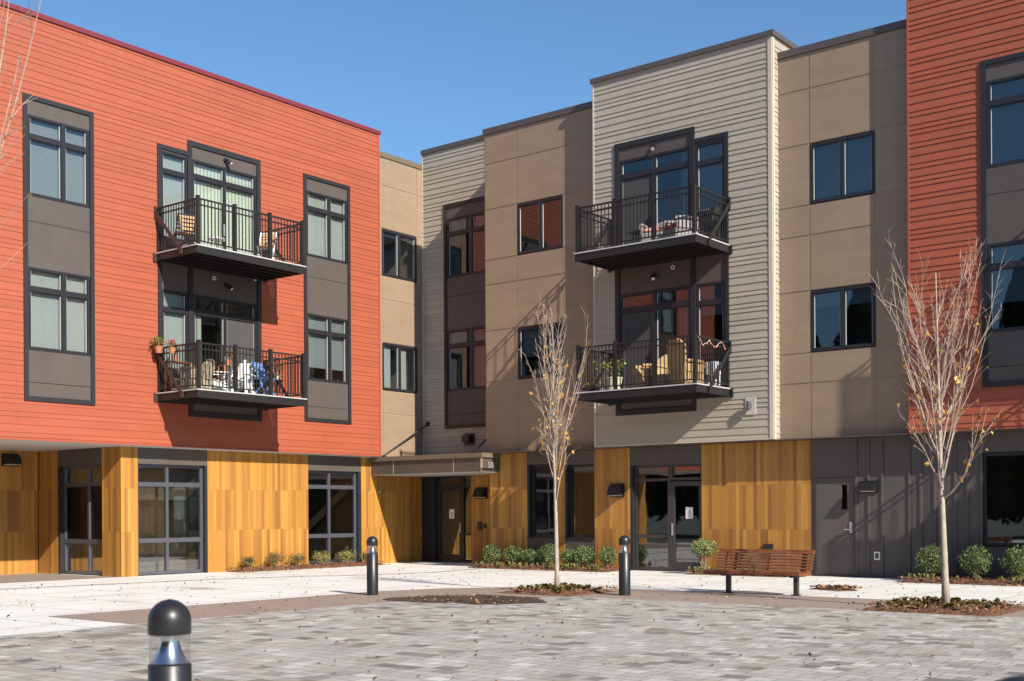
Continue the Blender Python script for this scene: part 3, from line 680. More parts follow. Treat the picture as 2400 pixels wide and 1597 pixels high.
window(P1,MW,-11.715,-10.195,8.51,9.87,[-10.955],None,[(-11.62,-10.29,8.56,9.83)],mw=.04,glass=GLASSR)
window(P1,MW,-11.715,-10.195,5.13,6.51,[-10.955],None,[(-11.62,-10.29,6.12,6.47)],mw=.04,glass=GLASSR)
m=MB(); P1.box(m,-12.5,-9.36,-.35,.045,11.98,12.14); m.build('coping',COPB,MW)
m=MB(); m.box(-38,-21.36,27.62,40,11.85,11.95); m.box(-21.34,-9.4,26.2,40,11.75,11.9); m.build('roof',ROOF,MW)
m=MB(); m.box(-21.35,-9.4,25.62,25.98,3.125,3.148); m.box(-24.98,-21.36,27.3,27.42,3.125,3.148); m.build('soffit',COPB,MW)
# ground floor
PB=PL('R',26.0); PD=PL('R',27.42)
for P_,a,b,sd in ((PB,-21.3,-20.0,11),(PB,-19.04,-18.74,12),(PB,-17.79,-16.70,13),(PB,-14.63,-11.79,14),(PD,-23.19,-21.3,15)):
    cm=MB(); cedar(P_,cm,a,b,0,3.12,t1=1.06,t2=2.11,seed=sd); cm.build('cedar_cladding',CEDAR,MW)
each('spandrel_panel',BRN,MW,PB,[(a,b,-.28,-.008,z,3.12) for a,b,z in ((-19.995,-19.045,2.79),(-18.735,-17.795,2.75),(-16.69,-14.64,2.67))]+[(a,b,-.05,-.008,0,.80) for a,b in ((-19.995,-19.045),(-18.735,-17.795))])
each('window_sill',TRIM,MW,PB,[(a,b,-.15,.03,.80,.83) for a,b in ((-20.01,-19.03),(-18.75,-17.78))])
each('jamb',TRIM,MW,PB,[(a,a+.05,-.2,-.003,.83,2.77) for a in (-19.995,-18.735)]+[(-16.69,-16.62,-.2,-.003,0,2.67)])
storefront(PB,MW,-19.94,-19.05,.83,2.79,[],None,rec=.14,fm=FRAME)
storefront(PB,MW,-18.68,-17.80,.83,2.75,[],None,rec=.14,fm=FRAME)
storefront(PB,MW,-16.62,-15.57,.02,2.67,[],[(2.26,2.33),(.83,.92)],rec=.1,fm=STORED)
storefront(PB,MW,-15.57,-14.64,2.27,2.67,[],None,rec=.1,fm=STORED)
def door(P,u0,u1,z1,rec,fm,parent,bar,notice=True,name='glass_door',hand='L'):
    d=window(P,parent,u0,u1,.02,z1,[],None,(),fw=.115,fm=fm,glass=GLASSD,dep=3.0,sash=0,rec=rec,name=name)
    m=MB(); P.box(m,u0+.115,u1-.115,-.07-rec,.01-rec,.135,.24); m.build('kick_rail',fm,d)
    h=MB(); hu=u0+.06 if hand=='L' else u1-.06
    P.box(h,hu-.02,hu+.02,.0-rec,.03-rec,.9,1.2)
    h.tube([P.p(hu+.035,.01-rec,.93),P.p(hu+.035,.075-rec,.93),P.p(hu+.035,.075-rec,1.17),P.p(hu+.035,.01-rec,1.17)],.012,6); h.build('door_handle',STEELH,d)
    if bar:
        k=MB(); P.box(k,u0+.115,u1-.115,-.1-rec,-.06-rec,.99,1.01); k.build('push_bar',fm,d)
    if notice:
        c=(u0+u1)/2; k=MB(); P.box(k,c-.045,c+.16,-.03-rec,-.026-rec,1.3,1.6); k.build('notice',WHITE,d)
        k=MB(); P.box(k,c-.03,c,-.026-rec,-.0255-rec,1.54,1.58)
        for i in range(7): P.box(k,c-.01,c+.12-.01*(i%3),-.026-rec,-.0255-rec,1.37+.022*i,1.376+.022*i)
        k.build('notice_print',BLACK,d)
        k=MB(); P.box(k,c-.045,c+.16,-.026-rec,-.0255-rec,1.3,1.32); k.build('notice_stripe',REDC,d)
    return d
door(PB,-15.57,-14.64,2.24,.1,STORED,MW,True)
# recessed entrance
jb=MB(); PD.box(jb,-24.75,-24.62,-.25,.03,0,2.68); PD.box(jb,-25.2,-24.75,-.25,-.02,0,3.12); PD.box(jb,-24.62,-23.19,-.2,-.0,2.63,3.1); jb.build('jamb',FRAME,MW)
storefront(PD,MW,-24.62,-23.62,2.3,2.63,[],None,rec=.08,fm=FRAME)
storefront(PD,MW,-23.62,-23.19,.02,2.63,[],[(2.25,2.31),(.82,.89)],rec=.08,fm=FRAME)
door(PD,-24.62,-23.62,2.28,.08,FRAME,MW,True,hand='R')
# canopy
cp=MB(); cp.box(-25.18,-21.3,25.24,27.38,2.62,3.0); cp.box(-21.31,-20.97,25.24,25.97,2.62,3.0); 
can=cp.build('canopy',COPB,MW)
c2=MB(); c2.box(-25.19,-21.3,25.19,27.38,3.0,3.13); c2.box(-21.31,-20.92,25.19,25.97,3.0,3.125); c2.build('fascia_band',COPT,can)
c2=MB()
for u in (-24.3,-22.0): c2.box(u,u+.02,25.232,25.24,2.62,3.0)
c2.box(-21.02,-20.965,25.23,25.26,2.62,3.0); c2.build('joint_strip',TANTRIM,can)
c2=MB(); c2.box(-25.16,-21.32,25.26,27.36,2.60,2.62); c2.box(-21.32,-20.99,25.26,25.95,2.60,2.62); c2.build('soffit',SOFF,can)
for a,b in (((-24.78,27.27,4.2),(-25.0,25.55,3.17)),((-21.75,27.27,4.2),(-21.5,25.55,3.17))):
    r=MB(); r.tube([a,b],.022,8); r.box(a[0]-.05,a[0]+.05,a[1]-.04,a[1]+.02,a[2]-.06,a[2]+.06); r.box(b[0]-.06,b[0]+.06,b[1]-.06,b[1]+.06,b[2]-.05,b[2]+.03); r.build('tie_rod',BLACK,can)
def text_obj(txt,size,mat,name,parent,mtx,ext=.006):
    cu=bpy.data.curves.new('t','FONT'); cu.body=txt; cu.size=size; cu.extrude=ext; cu.resolution_u=3
    t=bpy.data.objects.new('t',cu); COL.objects.link(t); bpy.context.view_layer.update()
    me=bpy.data.meshes.new_from_object(t.evaluated_get(bpy.context.evaluated_depsgraph_get())); bpy.data.objects.remove(t)
    org=Vector(ORG.get(parent.name,(0,0,0))); me.transform(Matrix.Translation(-org)@mtx); me.materials.clear(); me.materials.append(mat); me.name=name
    o=bpy.data.objects.new(name,me); COL.objects.link(o); o.parent=parent; return o
MX=Matrix(((0,0,1,-20.962),(1,0,0,25.49),(0,1,0,2.71),(0,0,0,1)))
text_obj('50',.24,painted('dull metal numerals',(.3,.29,.27),.05,.5),'house_number',can,MX)
# vent hood on the recess, small fittings
m=MB(); P0.box(m,-23.32,-22.94,.01,.04,3.5,3.85); P0.box(m,-23.28,-23.02,.04,.2,3.58,3.78); m.build('vent_hood',BLACK,MW)
m=MB(); PD.box(m,-22.93,-22.78,0,.05,.98,1.22); m.build('card_reader',STORED,MW)
m=MB(); PD.box(m,-22.7,-22.6,0,.05,1.04,1.16); m.build('intercom',BLACK,MW)

# ------------------------------------------------------------------ right red wing with dark base
EW=thing('apartment_building','red clapboard apartment wing at the right edge over a dark batten ground floor','building',(-5,25.9,0))
P3=PL('R',25.65)
h3=[column_bay(P3,EW,-7.82,-6.0,-6.86,([(-7.64,-6.18,8.6,10.28)],[(-7.64,-6.18,5.75,6.92)]))]
h3+=balcony_bay(P3,EW,-3.9,-1.6,-1.6,-.7,0)
siding(P3,EW,-9.34,6,3.18,13.1,h3,RED,7.02)
m=MB(); P3.box(m,-9.37,-9.33,-.3,.022,3.15,13.1); P3.box(m,-9.33,6,-.02,.018,3.15,3.18); m.build('corner_trim',REDTRIM,EW)
m=MB(); P3.box(m,-9.4,6,-.35,.045,13.1,13.22); m.build('coping',REDCOP,EW)
m=MB(); m.box(-9.36,6,25.9,40,12.9,13.0); m.build('roof',ROOF,EW)
m=MB(); m.box(-9.38,-9.36,25.66,40,3.15,13.1); m.box(5.9,6,25.66,40,0,13.1); m.box(-39,6,39.9,40,0,11.9); m.build('end_wall',RED,EW)
m=MB(); m.box(-9.37,6,25.64,26.0,3.125,3.148); m.build('soffit',COPB,EW)
balcony(P3,EW,-4.5,-1.1,7.8,1); balcony(P3,EW,-4.5,-1.1,4.41,1)
m=MB()
for s in [(-11.78,-7.96,0,3.12),(-6.1,6,0,3.12),(-7.96,-6.1,0,.72),(-7.96,-6.1,2.70,3.12)]:
    for x0,x1 in spans(s[0],s[1],1,1.1,[(-11.7,-10.72,0,2.2)] if s[0]==-11.78 else []): PB.box(m,x0,x1,-.05,0,s[2],s[3])
PB.box(m,-11.7,-10.72,-.05,0,2.23,3.12)
m.build('wall_board',BATT,EW)
for u in (-10.72,-10.44,-10.13,-9.52,-9.27,-8.97,-8.53,-8.28,-7.99,-5.9,-5.5,-5.1,-4.7): 
    m=MB(); PB.box(m,u,u+.05,.0,.024,0,3.12); m.build('batten',BATT,EW)
m=MB(); PB.box(m,-11.70,-11.65,-.06,.02,.02,2.23); PB.box(m,-10.77,-10.72,-.06,.018,.02,2.23); PB.box(m,-11.65,-10.77,-.06,.018,2.18,2.23); PB.box(m,-11.65,-10.77,-.06,.03,0,.035); m.build('door_frame',STORED,EW)
m=MB()
dl=(-11.65,-10.77); vl=(-11.06,-10.92,1.52,2.08)
for a,b,c,e in ((dl[0],vl[0],.04,2.18),(vl[1],dl[1],.04,2.18),(vl[0],vl[1],.04,vl[2]),(vl[0],vl[1],vl[3],2.18)): PB.box(m,a,b,-.05,-.015,c,e)
dr=m.build('door',painted('taupe door paint',(.09,.077,.068),.05,.5),EW)
m=MB(); PB.quad(m,vl[0],vl[1],-.04,vl[2],vl[3]); m.build('vision_pane',GLASSD,dr)
m=MB(); PB.box(m,vl[0],vl[1],-.3,-.28,vl[2],vl[3]); m.build('lit_room_beyond',painted('ochre room wall',(.25,.17,.05),.5),dr)
m=MB(); PB.box(m,-10.87,-10.80,-.015,.0,1.0,1.24); m.tube([PB.p(-10.84,0,1.07),PB.p(-10.84,.05,1.07),PB.p(-10.97,.05,1.07)],.012,6); m.build('door_handle',STEELH,dr)
storefront(PB,EW,-7.96,-6.1,.74,2.69,[],None,rec=.05,fm=FRAME)
m=MB(); PB.box(m,-12.95,-12.73,.0,.08,.55,.72); m.build('wall_vent',BLACK,MW)
m=MB(); PB.box(m,-10.28,-10.15,.0,.05,.4,.58); m.build('outlet_box',WHITE,EW)
m=MB(); PB.box(m,-10.25,-10.18,.05,.058,.43,.55); m.build('outlet_cover',STORED,EW)

# ------------------------------------------------------------------ wall lights
def hood_lamp(P,u0,u1,z0,z1,label):
    cu=(u0+u1)/2; t=thing('wall_lamp',label,'wall light',P.p(cu,0,z0),0,'hooded wedge wall lights')
    m=MB(); P.box(m,u0,u1,.004,.03,z0,z1); m.build('back_plate',RAIL,t)
    m=MB(); a,b=u0+.03,u1-.03; prof=[(.03,z1-.04),(.14,z1-.045),(.24,z0+.07),(.24,z0+.05),(.03,z0+.05)]
    A=[P.p(a,d,z) for d,z in prof]; B=[P.p(b,d,z) for d,z in prof]; n_=len(prof)
    m.face(A); m.face(B[::-1])
    for i in range(n_-1): m.face([A[i],B[i],B[i+1],A[i+1]])
    m.build('hood',RAIL,t)
    m=MB(); P.quad(m,a+.02,b-.02,.05,z0+.03,z0+.05); P.box(m,a+.03,b-.03,.05,.2,z0+.042,z0+.049); m.build('lens',SOFF,t)
hood_lamp(PM,15.84,16.30,2.73,3.05,'dark wedge wall lamp high on the shaded cedar nook at the far left')
hood_lamp(PD,-22.98,-22.56,1.9,2.24,'dark wedge wall lamp on the cedar strip right of the entrance door')
hood_lamp(PB,-17.28,-16.86,1.87,2.22,'dark wedge wall lamp on cedar left of the double glass doors')
hood_lamp(PB,-10.62,-10.2,1.88,2.15,'dark wedge wall lamp on the dark batten wall right of the solid door')
t=thing('wall_lamp','small cylindrical up and down light on a square beige plate under the beige clapboard corner','wall light',P2.p(-13.08,0,3.75))
m=MB(); P2.box(m,-13.21,-12.95,.004,.03,3.745,4.155); m.build('back_plate',BEIGETRIM,t)
m=MB(); x,y,_=P2.p(-13.08,.13,0); m.lathe([(.05,3.84),(.052,3.85),(.052,4.05),(.05,4.06)],x,y,20,True,True); P2.box(m,-13.11,-13.05,.03,.1,3.9,4.0); m.build('cylinder_shade',STORE,t)
def spot(P,u,z,label):
    t=thing('spotlight',label,'spotlight',P.p(u,0,z),0,'spotlights above the balcony doors')
    m=MB(); x,y,_=P.p(u,.02,0); 
    m.tube([P.p(u,.0,z),P.p(u,.05,z)],.055,12); m.tube([P.p(u,.04,z),P.p(u,.1,z-.03)],.02,8); m.build('mount',BLACK,t)
    m=MB(); m.tube([P.p(u,.07,z-.0),P.p(u+.03,.12,z-.04),P.p(u+.07,.16,z-.1)],[.035,.05,.06],12); m.build('lamp_head',BLACK,t)
    m=MB(); m.tube([P.p(u+.072,.162,z-.101),P.p(u+.078,.168,z-.112)],.045,12); m.build('bulb',WHITE,t)
spot(PLr,19.66,10.52,'black spotlight above the upper balcony door of the left red wing')
spot(PLr,19.66,7.33,'black spotlight above the lower balcony door of the left red wing')
spot(P2,-15.7,10.5,'black spotlight above the upper balcony door on the beige bay')
spot(P2,-15.7,7.32,'black spotlight above the lower balcony door on the beige bay')
for P,u,lb in ((PLr,19.3,'small round white number disc under the upper balcony of the left red wing'),(P2,-15.16,'small round white number disc under the upper balcony of the beige bay')):
    m=MB(); m.tube([P.p(u,.006,7.46),P.p(u,.02,7.46)],.055,16); o=m.build('number_disc',WHITE); tag(o,lb,'sign'); 
    k=MB(); k.tube([P.p(u,.02,7.46),P.p(u,.0215,7.46)],.028,12); k.build('dark_centre',STORED,o)

# ------------------------------------------------------------------ bollards
def bollard():
    t=thing('bollard_light','','bollard light',(0,0,0),0,'black dome topped bollard lights',world=False)
    r=.105
    m=MB(); m.lathe([(r,0),(r,.755),(r-.006,.76),(0.001,.76)],n=40); m.build('post',BLACK,t,True)
    m=MB(); pr=[(r-.004,.905),(r,.91)]+[(r*math.cos(a),.97+.108*math.sin(a)) for a in [PI/2*i/12 for i in range(12)]]+[(.001,1.08)]; m.lathe(pr,n=40); m.lathe([(.001,.906),(r-.004,.905)],n=40); m.build('dome_cap',BLACK,t,True)
    m=MB(); m.lathe([(r-.006,.762),(r-.006,.904)],n=40); m.build('clear_lens',CLEAR,t,True)
    m=MB(); m.lathe([(.092,.765),(.075,.79),(.058,.825),(.046,.865),(.042,.9),(.05,.904)],n=40); m.build('reflector_cone',ALUM,t,True)
    return t
CLEAR=bpy.data.materials.new('clear polycarbonate'); CLEAR.use_nodes=True; n=CLEAR.node_tree; n.nodes.clear()
o_=N(n,'ShaderNodeOutputMaterial'); tr=N(n,'ShaderNodeBsdfTransparent'); tr.inputs[0].default_value=(.9,.9,.9,1); gl=N(n,'ShaderNodeBsdfGlossy'); gl.inputs['Roughness'].default_value=.05; mx=N(n,'ShaderNodeMixShader'); fr=N(n,'ShaderNodeLayerWeight'); fr.inputs[0].default_value=.25
L(n,fr.outputs['Facing'],mx.inputs[0]); L(n,tr.outputs[0],mx.inputs[1]); L(n,gl.outputs[0],mx.inputs[2]); L(n,mx.outputs[0],o_.inputs[0])
bo=bollard(); bo.location=(-5.047,3.645,0); bo['label']='largest black dome bollard light, in the near left foreground cut by the frame'
dup(bo,(-15.67,15.72,0),.4,'black bollard light on the brick border in front of the left cedar wall')
dup(bo,(-11.80,18.18,0),1.1,'black bollard light just left of the glass doors, right of the first tree')
dup(bo,(-.885,3.2,0),.2,'dark dome of a bollard barely showing in the bottom right corner')

# ------------------------------------------------------------------ bench
bt=thing('park_bench','slatted reddish hardwood bench on two dark posts before the cedar wall','bench',(0,0,0))
def bslat(m,x0,x1,y,z,w,h,tilt=0):
    a=Vector((x0,y,z)); b_=Vector((x1,y,z)); u=Vector((0,math.cos(tilt),math.sin(tilt))); v_=Vector((0,-math.sin(tilt),math.cos(tilt)))
    r=.006; pr=[(-w/2+r,-h/2),(w/2-r,-h/2),(w/2,-h/2+r),(w/2,h/2-r),(w/2-r,h/2),(-w/2+r,h/2),(-w/2,h/2-r),(-w/2,-h/2+r)]
    A=[a+u*p+v_*q for p,q in pr]; B=[b_+u*p+v_*q for p,q in pr]; i=len(m.v)
    m.add(A+B,[tuple(range(8))[::-1],tuple(range(8,16))]+[(k,(k+1)%8,8+(k+1)%8,8+k) for k in range(8)])
X0,X1=-10.96,-9.08
m=MB()
for i in range(7):
    y=19.56+i*.062; z=.395-.022*math.sin(PI*i/6)-.0*i; bslat(m,X0,X1,y,z,.046,.07)
m.build('seat',IPE,bt)
m=MB()
for i in range(6):
    z=.465+i*.054; y=20.005+i*.018; bslat(m,X0+.02,X1+.02,y,z,.045,.036,-.3)
bslat(m,X0+.02,X1+.02,20.125,.785-.025,.05,.07,-.2)
m.build('backrest',IPE,bt)
for x in (-10.58,-9.25):
    m=MB(); m.box(x-.038,x+.038,19.74,19.82,.0,.345); m.box(x-.07,x+.07,19.70,19.86,.008,.02); m.build('leg',STORED,bt)
    m=MB(); m.box(x-.03,x+.03,19.55,20.0,.325,.355)
    m.beam((x,19.99,.33),(x,20.13,.77),.05,.035); m.build('support_arm',BLACK,bt)
m=MB()
for x in (-10.35,-10.0,-9.65,-9.35): m=MB(); m.box(x-.04,x+.04,19.56,19.98,.34,.352); m.build('spacer',BLACK,bt)
for x in (-10.78,-9.92,-9.2): m=MB(); m.beam((x,20.02,.42),(x,20.12,.74),.03,.02); m.build('spacer',BLACK,bt)

# ------------------------------------------------------------------ trees
def tree(name,x,y,label,H,W,fork,seed,r0=.062,lean=(0,0),nl=26,leafn=70,leafbias=.5,group=None):
    R=random.Random(seed); t=thing(name,label,'tree',(x,y,0),0,group,world=False)
    t.location=(x,y,.05)
    tk=MB(); pts=[]; rr=[]
    for i in range(13):
        q=i/12; z=-.05+H*.9*q; pts.append((lean[0]*q*q+.03*math.sin(q*5+seed),lean[1]*q*q+.025*math.sin(q*7+seed*2),z)); rr.append(max(.006,r0*(1.18 if i==0 else 1)*(1-q*.93)))
    tk.tube(pts,rr,10); tk.build('trunk',BARK,t,True)
    def trunkat(z):
        q=min(1,(z+.05)/(H*.9)); return Vector((lean[0]*q*q+.03*math.sin(q*5+seed),lean[1]*q*q+.025*math.sin(q*7+seed*2),z)),max(.006,r0*(1-q*.93))
    br=MB(); tw=MB(); lf=MB(); tips=[]
    def twigs(P0,d,l,k):
        # alternate short shoots along a limb
        for i in range(k):
            q=(i+R.random())/k; p=P0(q); a=R.uniform(0,2*PI)
            dd=(d+Vector((math.cos(a),math.sin(a),R.uniform(-.1,.35)))*R.uniform(.45,.95)).normalized(); L_=l*R.uniform(.07,.24)*(1.1-q*.6)
            e=p+dd*L_; m1=p+dd*L_*.5+Vector((0,0,L_*.05)); tw.tube([p,m1,e],[.0034,.0026,.0013],3,False); tips.append((e,p.z))
            if R.random()<.35:
                a=R.uniform(0,2*PI); d2=(dd+Vector((math.cos(a),math.sin(a),.3))*.8).normalized(); tw.tube([m1,m1+d2*L_*.5],[.003,.0014],3,False); tips.append((m1+d2*L_*.5,p.z))
    for i in range(nl):
        q=i/(nl-1); z=fork+(H-fork)*.62*q**1.25; p0,tr_=trunkat(z)
        a=i*2.4+R.uniform(-.4,.4)
        reach=W*.5*R.uniform(.35,1.0)*(1-.5*q)*(1 if i%4 else .6)
        top=min(H,z+(H-z)*R.uniform(.62,.97)) if i%4 else z+(H-z)*R.uniform(.3,.5)
        out=Vector((math.cos(a),math.sin(a),0)); hgt=max(.35,top-z); n_=12; path=[]; rad=[]; rb=min(tr_*.45,.017)*R.uniform(.6,1)
        wob=R.uniform(0,6); pw=R.uniform(.7,.95)
        for j in range(n_+1):
            s=j/n_; rr_=reach*(s**pw); path.append(p0+out*rr_+Vector((.06*math.sin(wob+s*7)*s+.02*math.sin(wob*3+s*17)*s,.06*math.cos(wob+s*5)*s+.02*math.sin(wob*2+s*15)*s,hgt*s**1.05))); rad.append(rb*(1-s)**.9+.0018)
        br.tube(path,rad,5,False)
        def P0(s,path=path):
            f=.12+.88*s; k=min(n_-1,int(f*n_)); return path[k].lerp(path[k+1],f*n_-k)
        dr=(path[-1]-path[0]).normalized(); ln=(path[-1]-path[0]).length
        twigs(P0,dr,ln,int(5+ln*6)); tips.append((path[-1],path[-1].z))
        # secondary limbs
        for _ in range(R.randint(1,3)):
            s=R.uniform(.15,.65); p=P0(s); a2=a+R.uniform(-1.3,1.3); o2=Vector((math.cos(a2),math.sin(a2),0)); l2=ln*(1-s)*R.uniform(.45,.8)
            pa=[p+o2*(l2*.28*(u_**.7))+Vector((0,0,l2*u_)) for u_ in (0,.2,.4,.6,.8,1)]; br.tube(pa,[rb*.45*(1-u_)+.002 for u_ in (0,.2,.4,.6,.8,1)],4,False)
            def P2_(s,pa=pa):
                k=min(4,int(s*5)); return pa[k].lerp(pa[k+1],s*5-k)
            twigs(P2_,Vector((o2.x*.3,o2.y*.3,1)).normalized(),l2,int(3+l2*6))
    br.build('crown_limbs',TWIG,t); tw.build('twigs',TWIG,t)
    R.shuffle(tips); tips.sort(key=lambda e:e[1]*leafbias+R.uniform(0,H*.8))
    for e,_ in tips[:leafn]:
        s=R.uniform(.05,.1); lf.leaf(e+Vector((0,0,-s*.4)),s,(R.gauss(0,1),R.gauss(0,1),.3),.7)
    lf.build('foliage',LGOLD,t)
    return t
tree('young_tree',-13.2,18.05,'slender bare young tree with a few golden leaves between the two far bollards',5.5,1.4,1.62,3,.047,(-.12,.02),18,130,1.0,'bare young street trees')
tree('young_tree',-6.15,18.25,'bare young tree with a wider crown standing at the right before the dark wall',5.65,3.1,1.6,8,.056,(-.12,.05),22,130,.8,'bare young street trees')
tree('young_tree',-8.86,4.35,'thin near bare branches reaching in at the left edge of the picture',6.2,2.1,1.5,15,.055,(.1,.1),9,14,.4,'bare young street trees')

# ------------------------------------------------------------------ shrubs
def shrub(x,y,z,rx,h,mat,label,seed,n_=1500,size=.05,group='round green bushes along the walls',stems=10,low=.12,name='bush',loose=0):
    R=random.Random(seed); t=thing(name,label,'bush',(x,y,z),0,group,world=False)
    st=MB()
    lumps=[]
    for i in range(stems):
        a=R.uniform(0,2*PI); r=rx*R.uniform(.35,.85); e=Vector((r*math.cos(a),r*math.sin(a),h*R.uniform(.55,.95)))
        st.tube([(0.02*math.cos(a),.02*math.sin(a),-.03),(e.x*.45,e.y*.45,e.z*.5),tuple(e)],[.008,.006,.003],4,False); lumps.append(e)
    st.build('stems',STEM,t)
    m=MB()
    i=0
    while i<n_:
        a=R.uniform(0,2*PI); c=R.uniform(-1,1); q=R.random()**.4; s_=math.sqrt(1-c*c)
        k=1+.16*math.sin(a*3+seed)+.1*math.sin(a*5+c*4+seed*2)
        p=Vector((rx*k*q*s_*math.cos(a),rx*k*q*s_*math.sin(a),h*(low+(1-low)*.5)+h*(1-low)*.5*c*q*(1+.08*math.sin(a*4+seed))))
        if loose and R.random()<loose:
            e=R.choice(lumps); p=e+Vector((R.gauss(0,.05),R.gauss(0,.05),R.gauss(0,.05)))
        nr=Vector((p.x,p.y,p.z-h*.5))/max(rx,.01)+Vector((R.gauss(0,.8),R.gauss(0,.8),R.gauss(0,.8)+.3)); m.leaf(p,size*R.uniform(.6,1.2),nr,.5); i+=1
    m.build('foliage',mat,t)
names=['leftmost round green bush below the cedar wall beside the entrance','second round bush from the entrance, before the cedar wall','third bush from the entrance, under the left edge of the first dark window',
 'bright green bush just left of the first tree trunk','bright green bush just right of the first tree trunk','round green bush under the right dark window','round green bush alone before the cedar strip left of the glass doors']
for i,(x,rr,hh_) in enumerate(zip((-20.78,-20.01,-19.47,-18.85,-18.22,-17.73,-17.0),(.25,.28,.23,.29,.24,.28,.25),(.6,.55,.47,.62,.5,.59,.6))):
    shrub(x,25.42,.06,rr,hh_,LGREEN,names[i],20+i)
shrub(-14.25,25.42,.06,.34,.8,LBRIGHT,'tall bright bush with bare stems between the glass doors and the bench',31,1900,.05,stems=26,low=.42)
shrub(-12.95,25.5,.06,.2,.45,LGREEN,'small bush mostly hidden behind the bench back',32,500,.05)
for i,(x,l) in enumerate(((-8.78,'green bush behind the trunk of the right tree'),(-7.86,'green bush under the left edge of the big dark window at the right'),(-7.02,'green bush cut by the right edge of the picture'))):
    shrub(x,25.3,.05,.33,.72,LGREEN,l,40+i,2000,.05)
for i,(yy,rr,hh_,mt,l) in enumerate(((20.38,.17,.3,LOLIVE,'small dark olive shrub, nearest of the row along the left cedar wall'),(21.3,.27,.38,LOLIVE,'wide bronze olive shrub in the middle of the left cedar wall'),(22.1,.25,.34,LOLIVE,'bronze olive shrub beside the left edge of the cornermost window'),
      (22.98,.24,.34,LYEL,'yellow green shrub under the left pane of the second storefront window'),(23.87,.27,.38,LYEL,'yellow green shrub under the right pane of the second storefront window'),(24.65,.17,.28,LOLIVE,'small bronze shrub partly behind the left far bollard'))):
    shrub(-24.85,yy,.05,rr,hh_,mt,l,50+i,750,.045,'low loose shrubs along the left wall',14,.2,'shrub',.5)

# ------------------------------------------------------------------ things on the balconies
def bx(m,x0,x1,y0,y1,z0,z1,r=.008): m.rbox(x0,x1,y0,y1,z0,z1,r)
def folding_chair(loc,rz,label,fm,sm,group=None,name='folding_chair'):
    t=thing(name,label,'chair',loc,rz,group,world=False)
    m=MB()
    for s in (-.2,.2):
        m.beam((s,-.2,.0),(s,.22,.88),.022,.03); m.beam((s*.9,.22,.0),(s*.9,-.2,.46),.022,.03)
    m.beam((-.2,.0,.42),(.2,.0,.42),.02); m.beam((-.2,.22,.87),(.2,.22,.87),.02); m.beam((-.19,.2,.06),(.19,.2,.06),.018); m.build('frame',fm,t)
    m=MB()
    for i in range(6): m.box(-.2,.2,-.2+i*.065,-.2+i*.065+.05,.45,.466)
    m.build('seat',sm,t)
    m=MB()
    for i in range(4):
        z=.56+i*.085; y=.05+(z-.45)*.46; m.beam((-.2,y,z),(.2,y,z),.014,.06)
    m.build('backrest',sm,t); return t
def armchair(loc,rz,label,mat,cm=None,name='wicker_armchair',w=.36,hb=.85,group=None):
    t=thing(name,label,'armchair',loc,rz,group,world=False)
    m=MB(); bx(m,-w,w,-.32,.3,.06,.34,.03); m.build('seat_base',mat,t)
    m=MB(); n_=10; vs=[];fs=[]
    for k,(yy,th) in enumerate(((.26,0),(.34,0))):
        for i in range(n_+1):
            a=-1+2*i/n_; top=hb-.16*a*a; x=w*a
            vs+=[(x,yy-.06*a*a,.3),(x,yy+.1-.06*a*a,top)]
    o=(n_+1)*2
    for i in range(n_):
        a=i*2; fs+=[(a,a+2,a+3,a+1),(o+a,o+a+1,o+a+3,o+a+2),(a+1,a+3,o+a+3,o+a+1)]
    fs+=[(0,1,o+1,o),(2*n_,o+2*n_,o+2*n_+1,2*n_+1)]
    m.add(vs,fs); m.build('backrest',mat,t)
    for s in (-1,1):
        m=MB(); bx(m,s*w-.03,s*w+.03,-.3,.28,.3,.5,.02); m.tube([(s*w,.3,.56),(s*w,0,.58),(s*w,-.28,.55),(s*w,-.35,.5),(s*w,-.33,.44),(s*w,-.28,.47)],.04,8); m.build('armrest',mat,t)
    for x in (-w+.04,w-.04):
        for y in (-.28,.27): m=MB(); m.box(x-.025,x+.025,y-.025,y+.025,0,.07); m.build('leg',mat,t)
    if cm: m=MB(); bx(m,-w+.04,w-.04,-.3,.24,.34,.45,.04); m.build('cushion',cm,t)
    return t
def slat_chair(loc,rz,label,mat,group):
    t=thing('adirondack_chair',label,'chair',loc,rz,group,world=False)
    m=MB()
    for i in range(6): y=-.3+i*.1; z=.36-.16*(i/5); m.box(-.27,.27,y,y+.085,z,z+.02)
    m.build('seat',mat,t); m=MB()
    for i in range(5):
        x=-.22+i*.11; h=.95-.09*abs(i-2); m.beam((x,.22,.2),(x,.22+.25*(h-.2),h),.09,.018)
    m.beam((-.27,.3,.45),(.27,.3,.45),.02,.06); m.build('backrest',mat,t)
    for s in (-.3,.3):
        m=MB(); m.box(s-.06,s+.06,-.34,.3,.5,.52); m.build('armrest',mat,t)
        m=MB(); m.box(s-.04,s+.04,-.32,-.29,0,.5); m.build('leg',mat,t)
        m=MB(); m.beam((s*.9,-.28,.3),(s*.9,.42,.03),.025,.1); m.build('leg',mat,t)
    return t
def table(loc,label,r,h,top,leg,name='side_table',square=False):
    t=thing(name,label,'table',loc,0,None,world=False)
    m=MB()
    if square: bx(m,-r,r,-r,r,h-.03,h)
    else: m.lathe([(.001,h-.03),(r-.01,h-.03),(r,h-.02),(r,h-.01),(r-.01,h),(.001,h)],n=28)
    m.build('table_top',top,t)
    for i in range(4):
        a=PI/4+i*PI/2; m=MB(); m.tube([(r*.55*math.cos(a),r*.55*math.sin(a),h-.03),(r*.9*math.cos(a),r*.9*math.sin(a),0)],.012,6); m.build('leg',leg,t)
    return t
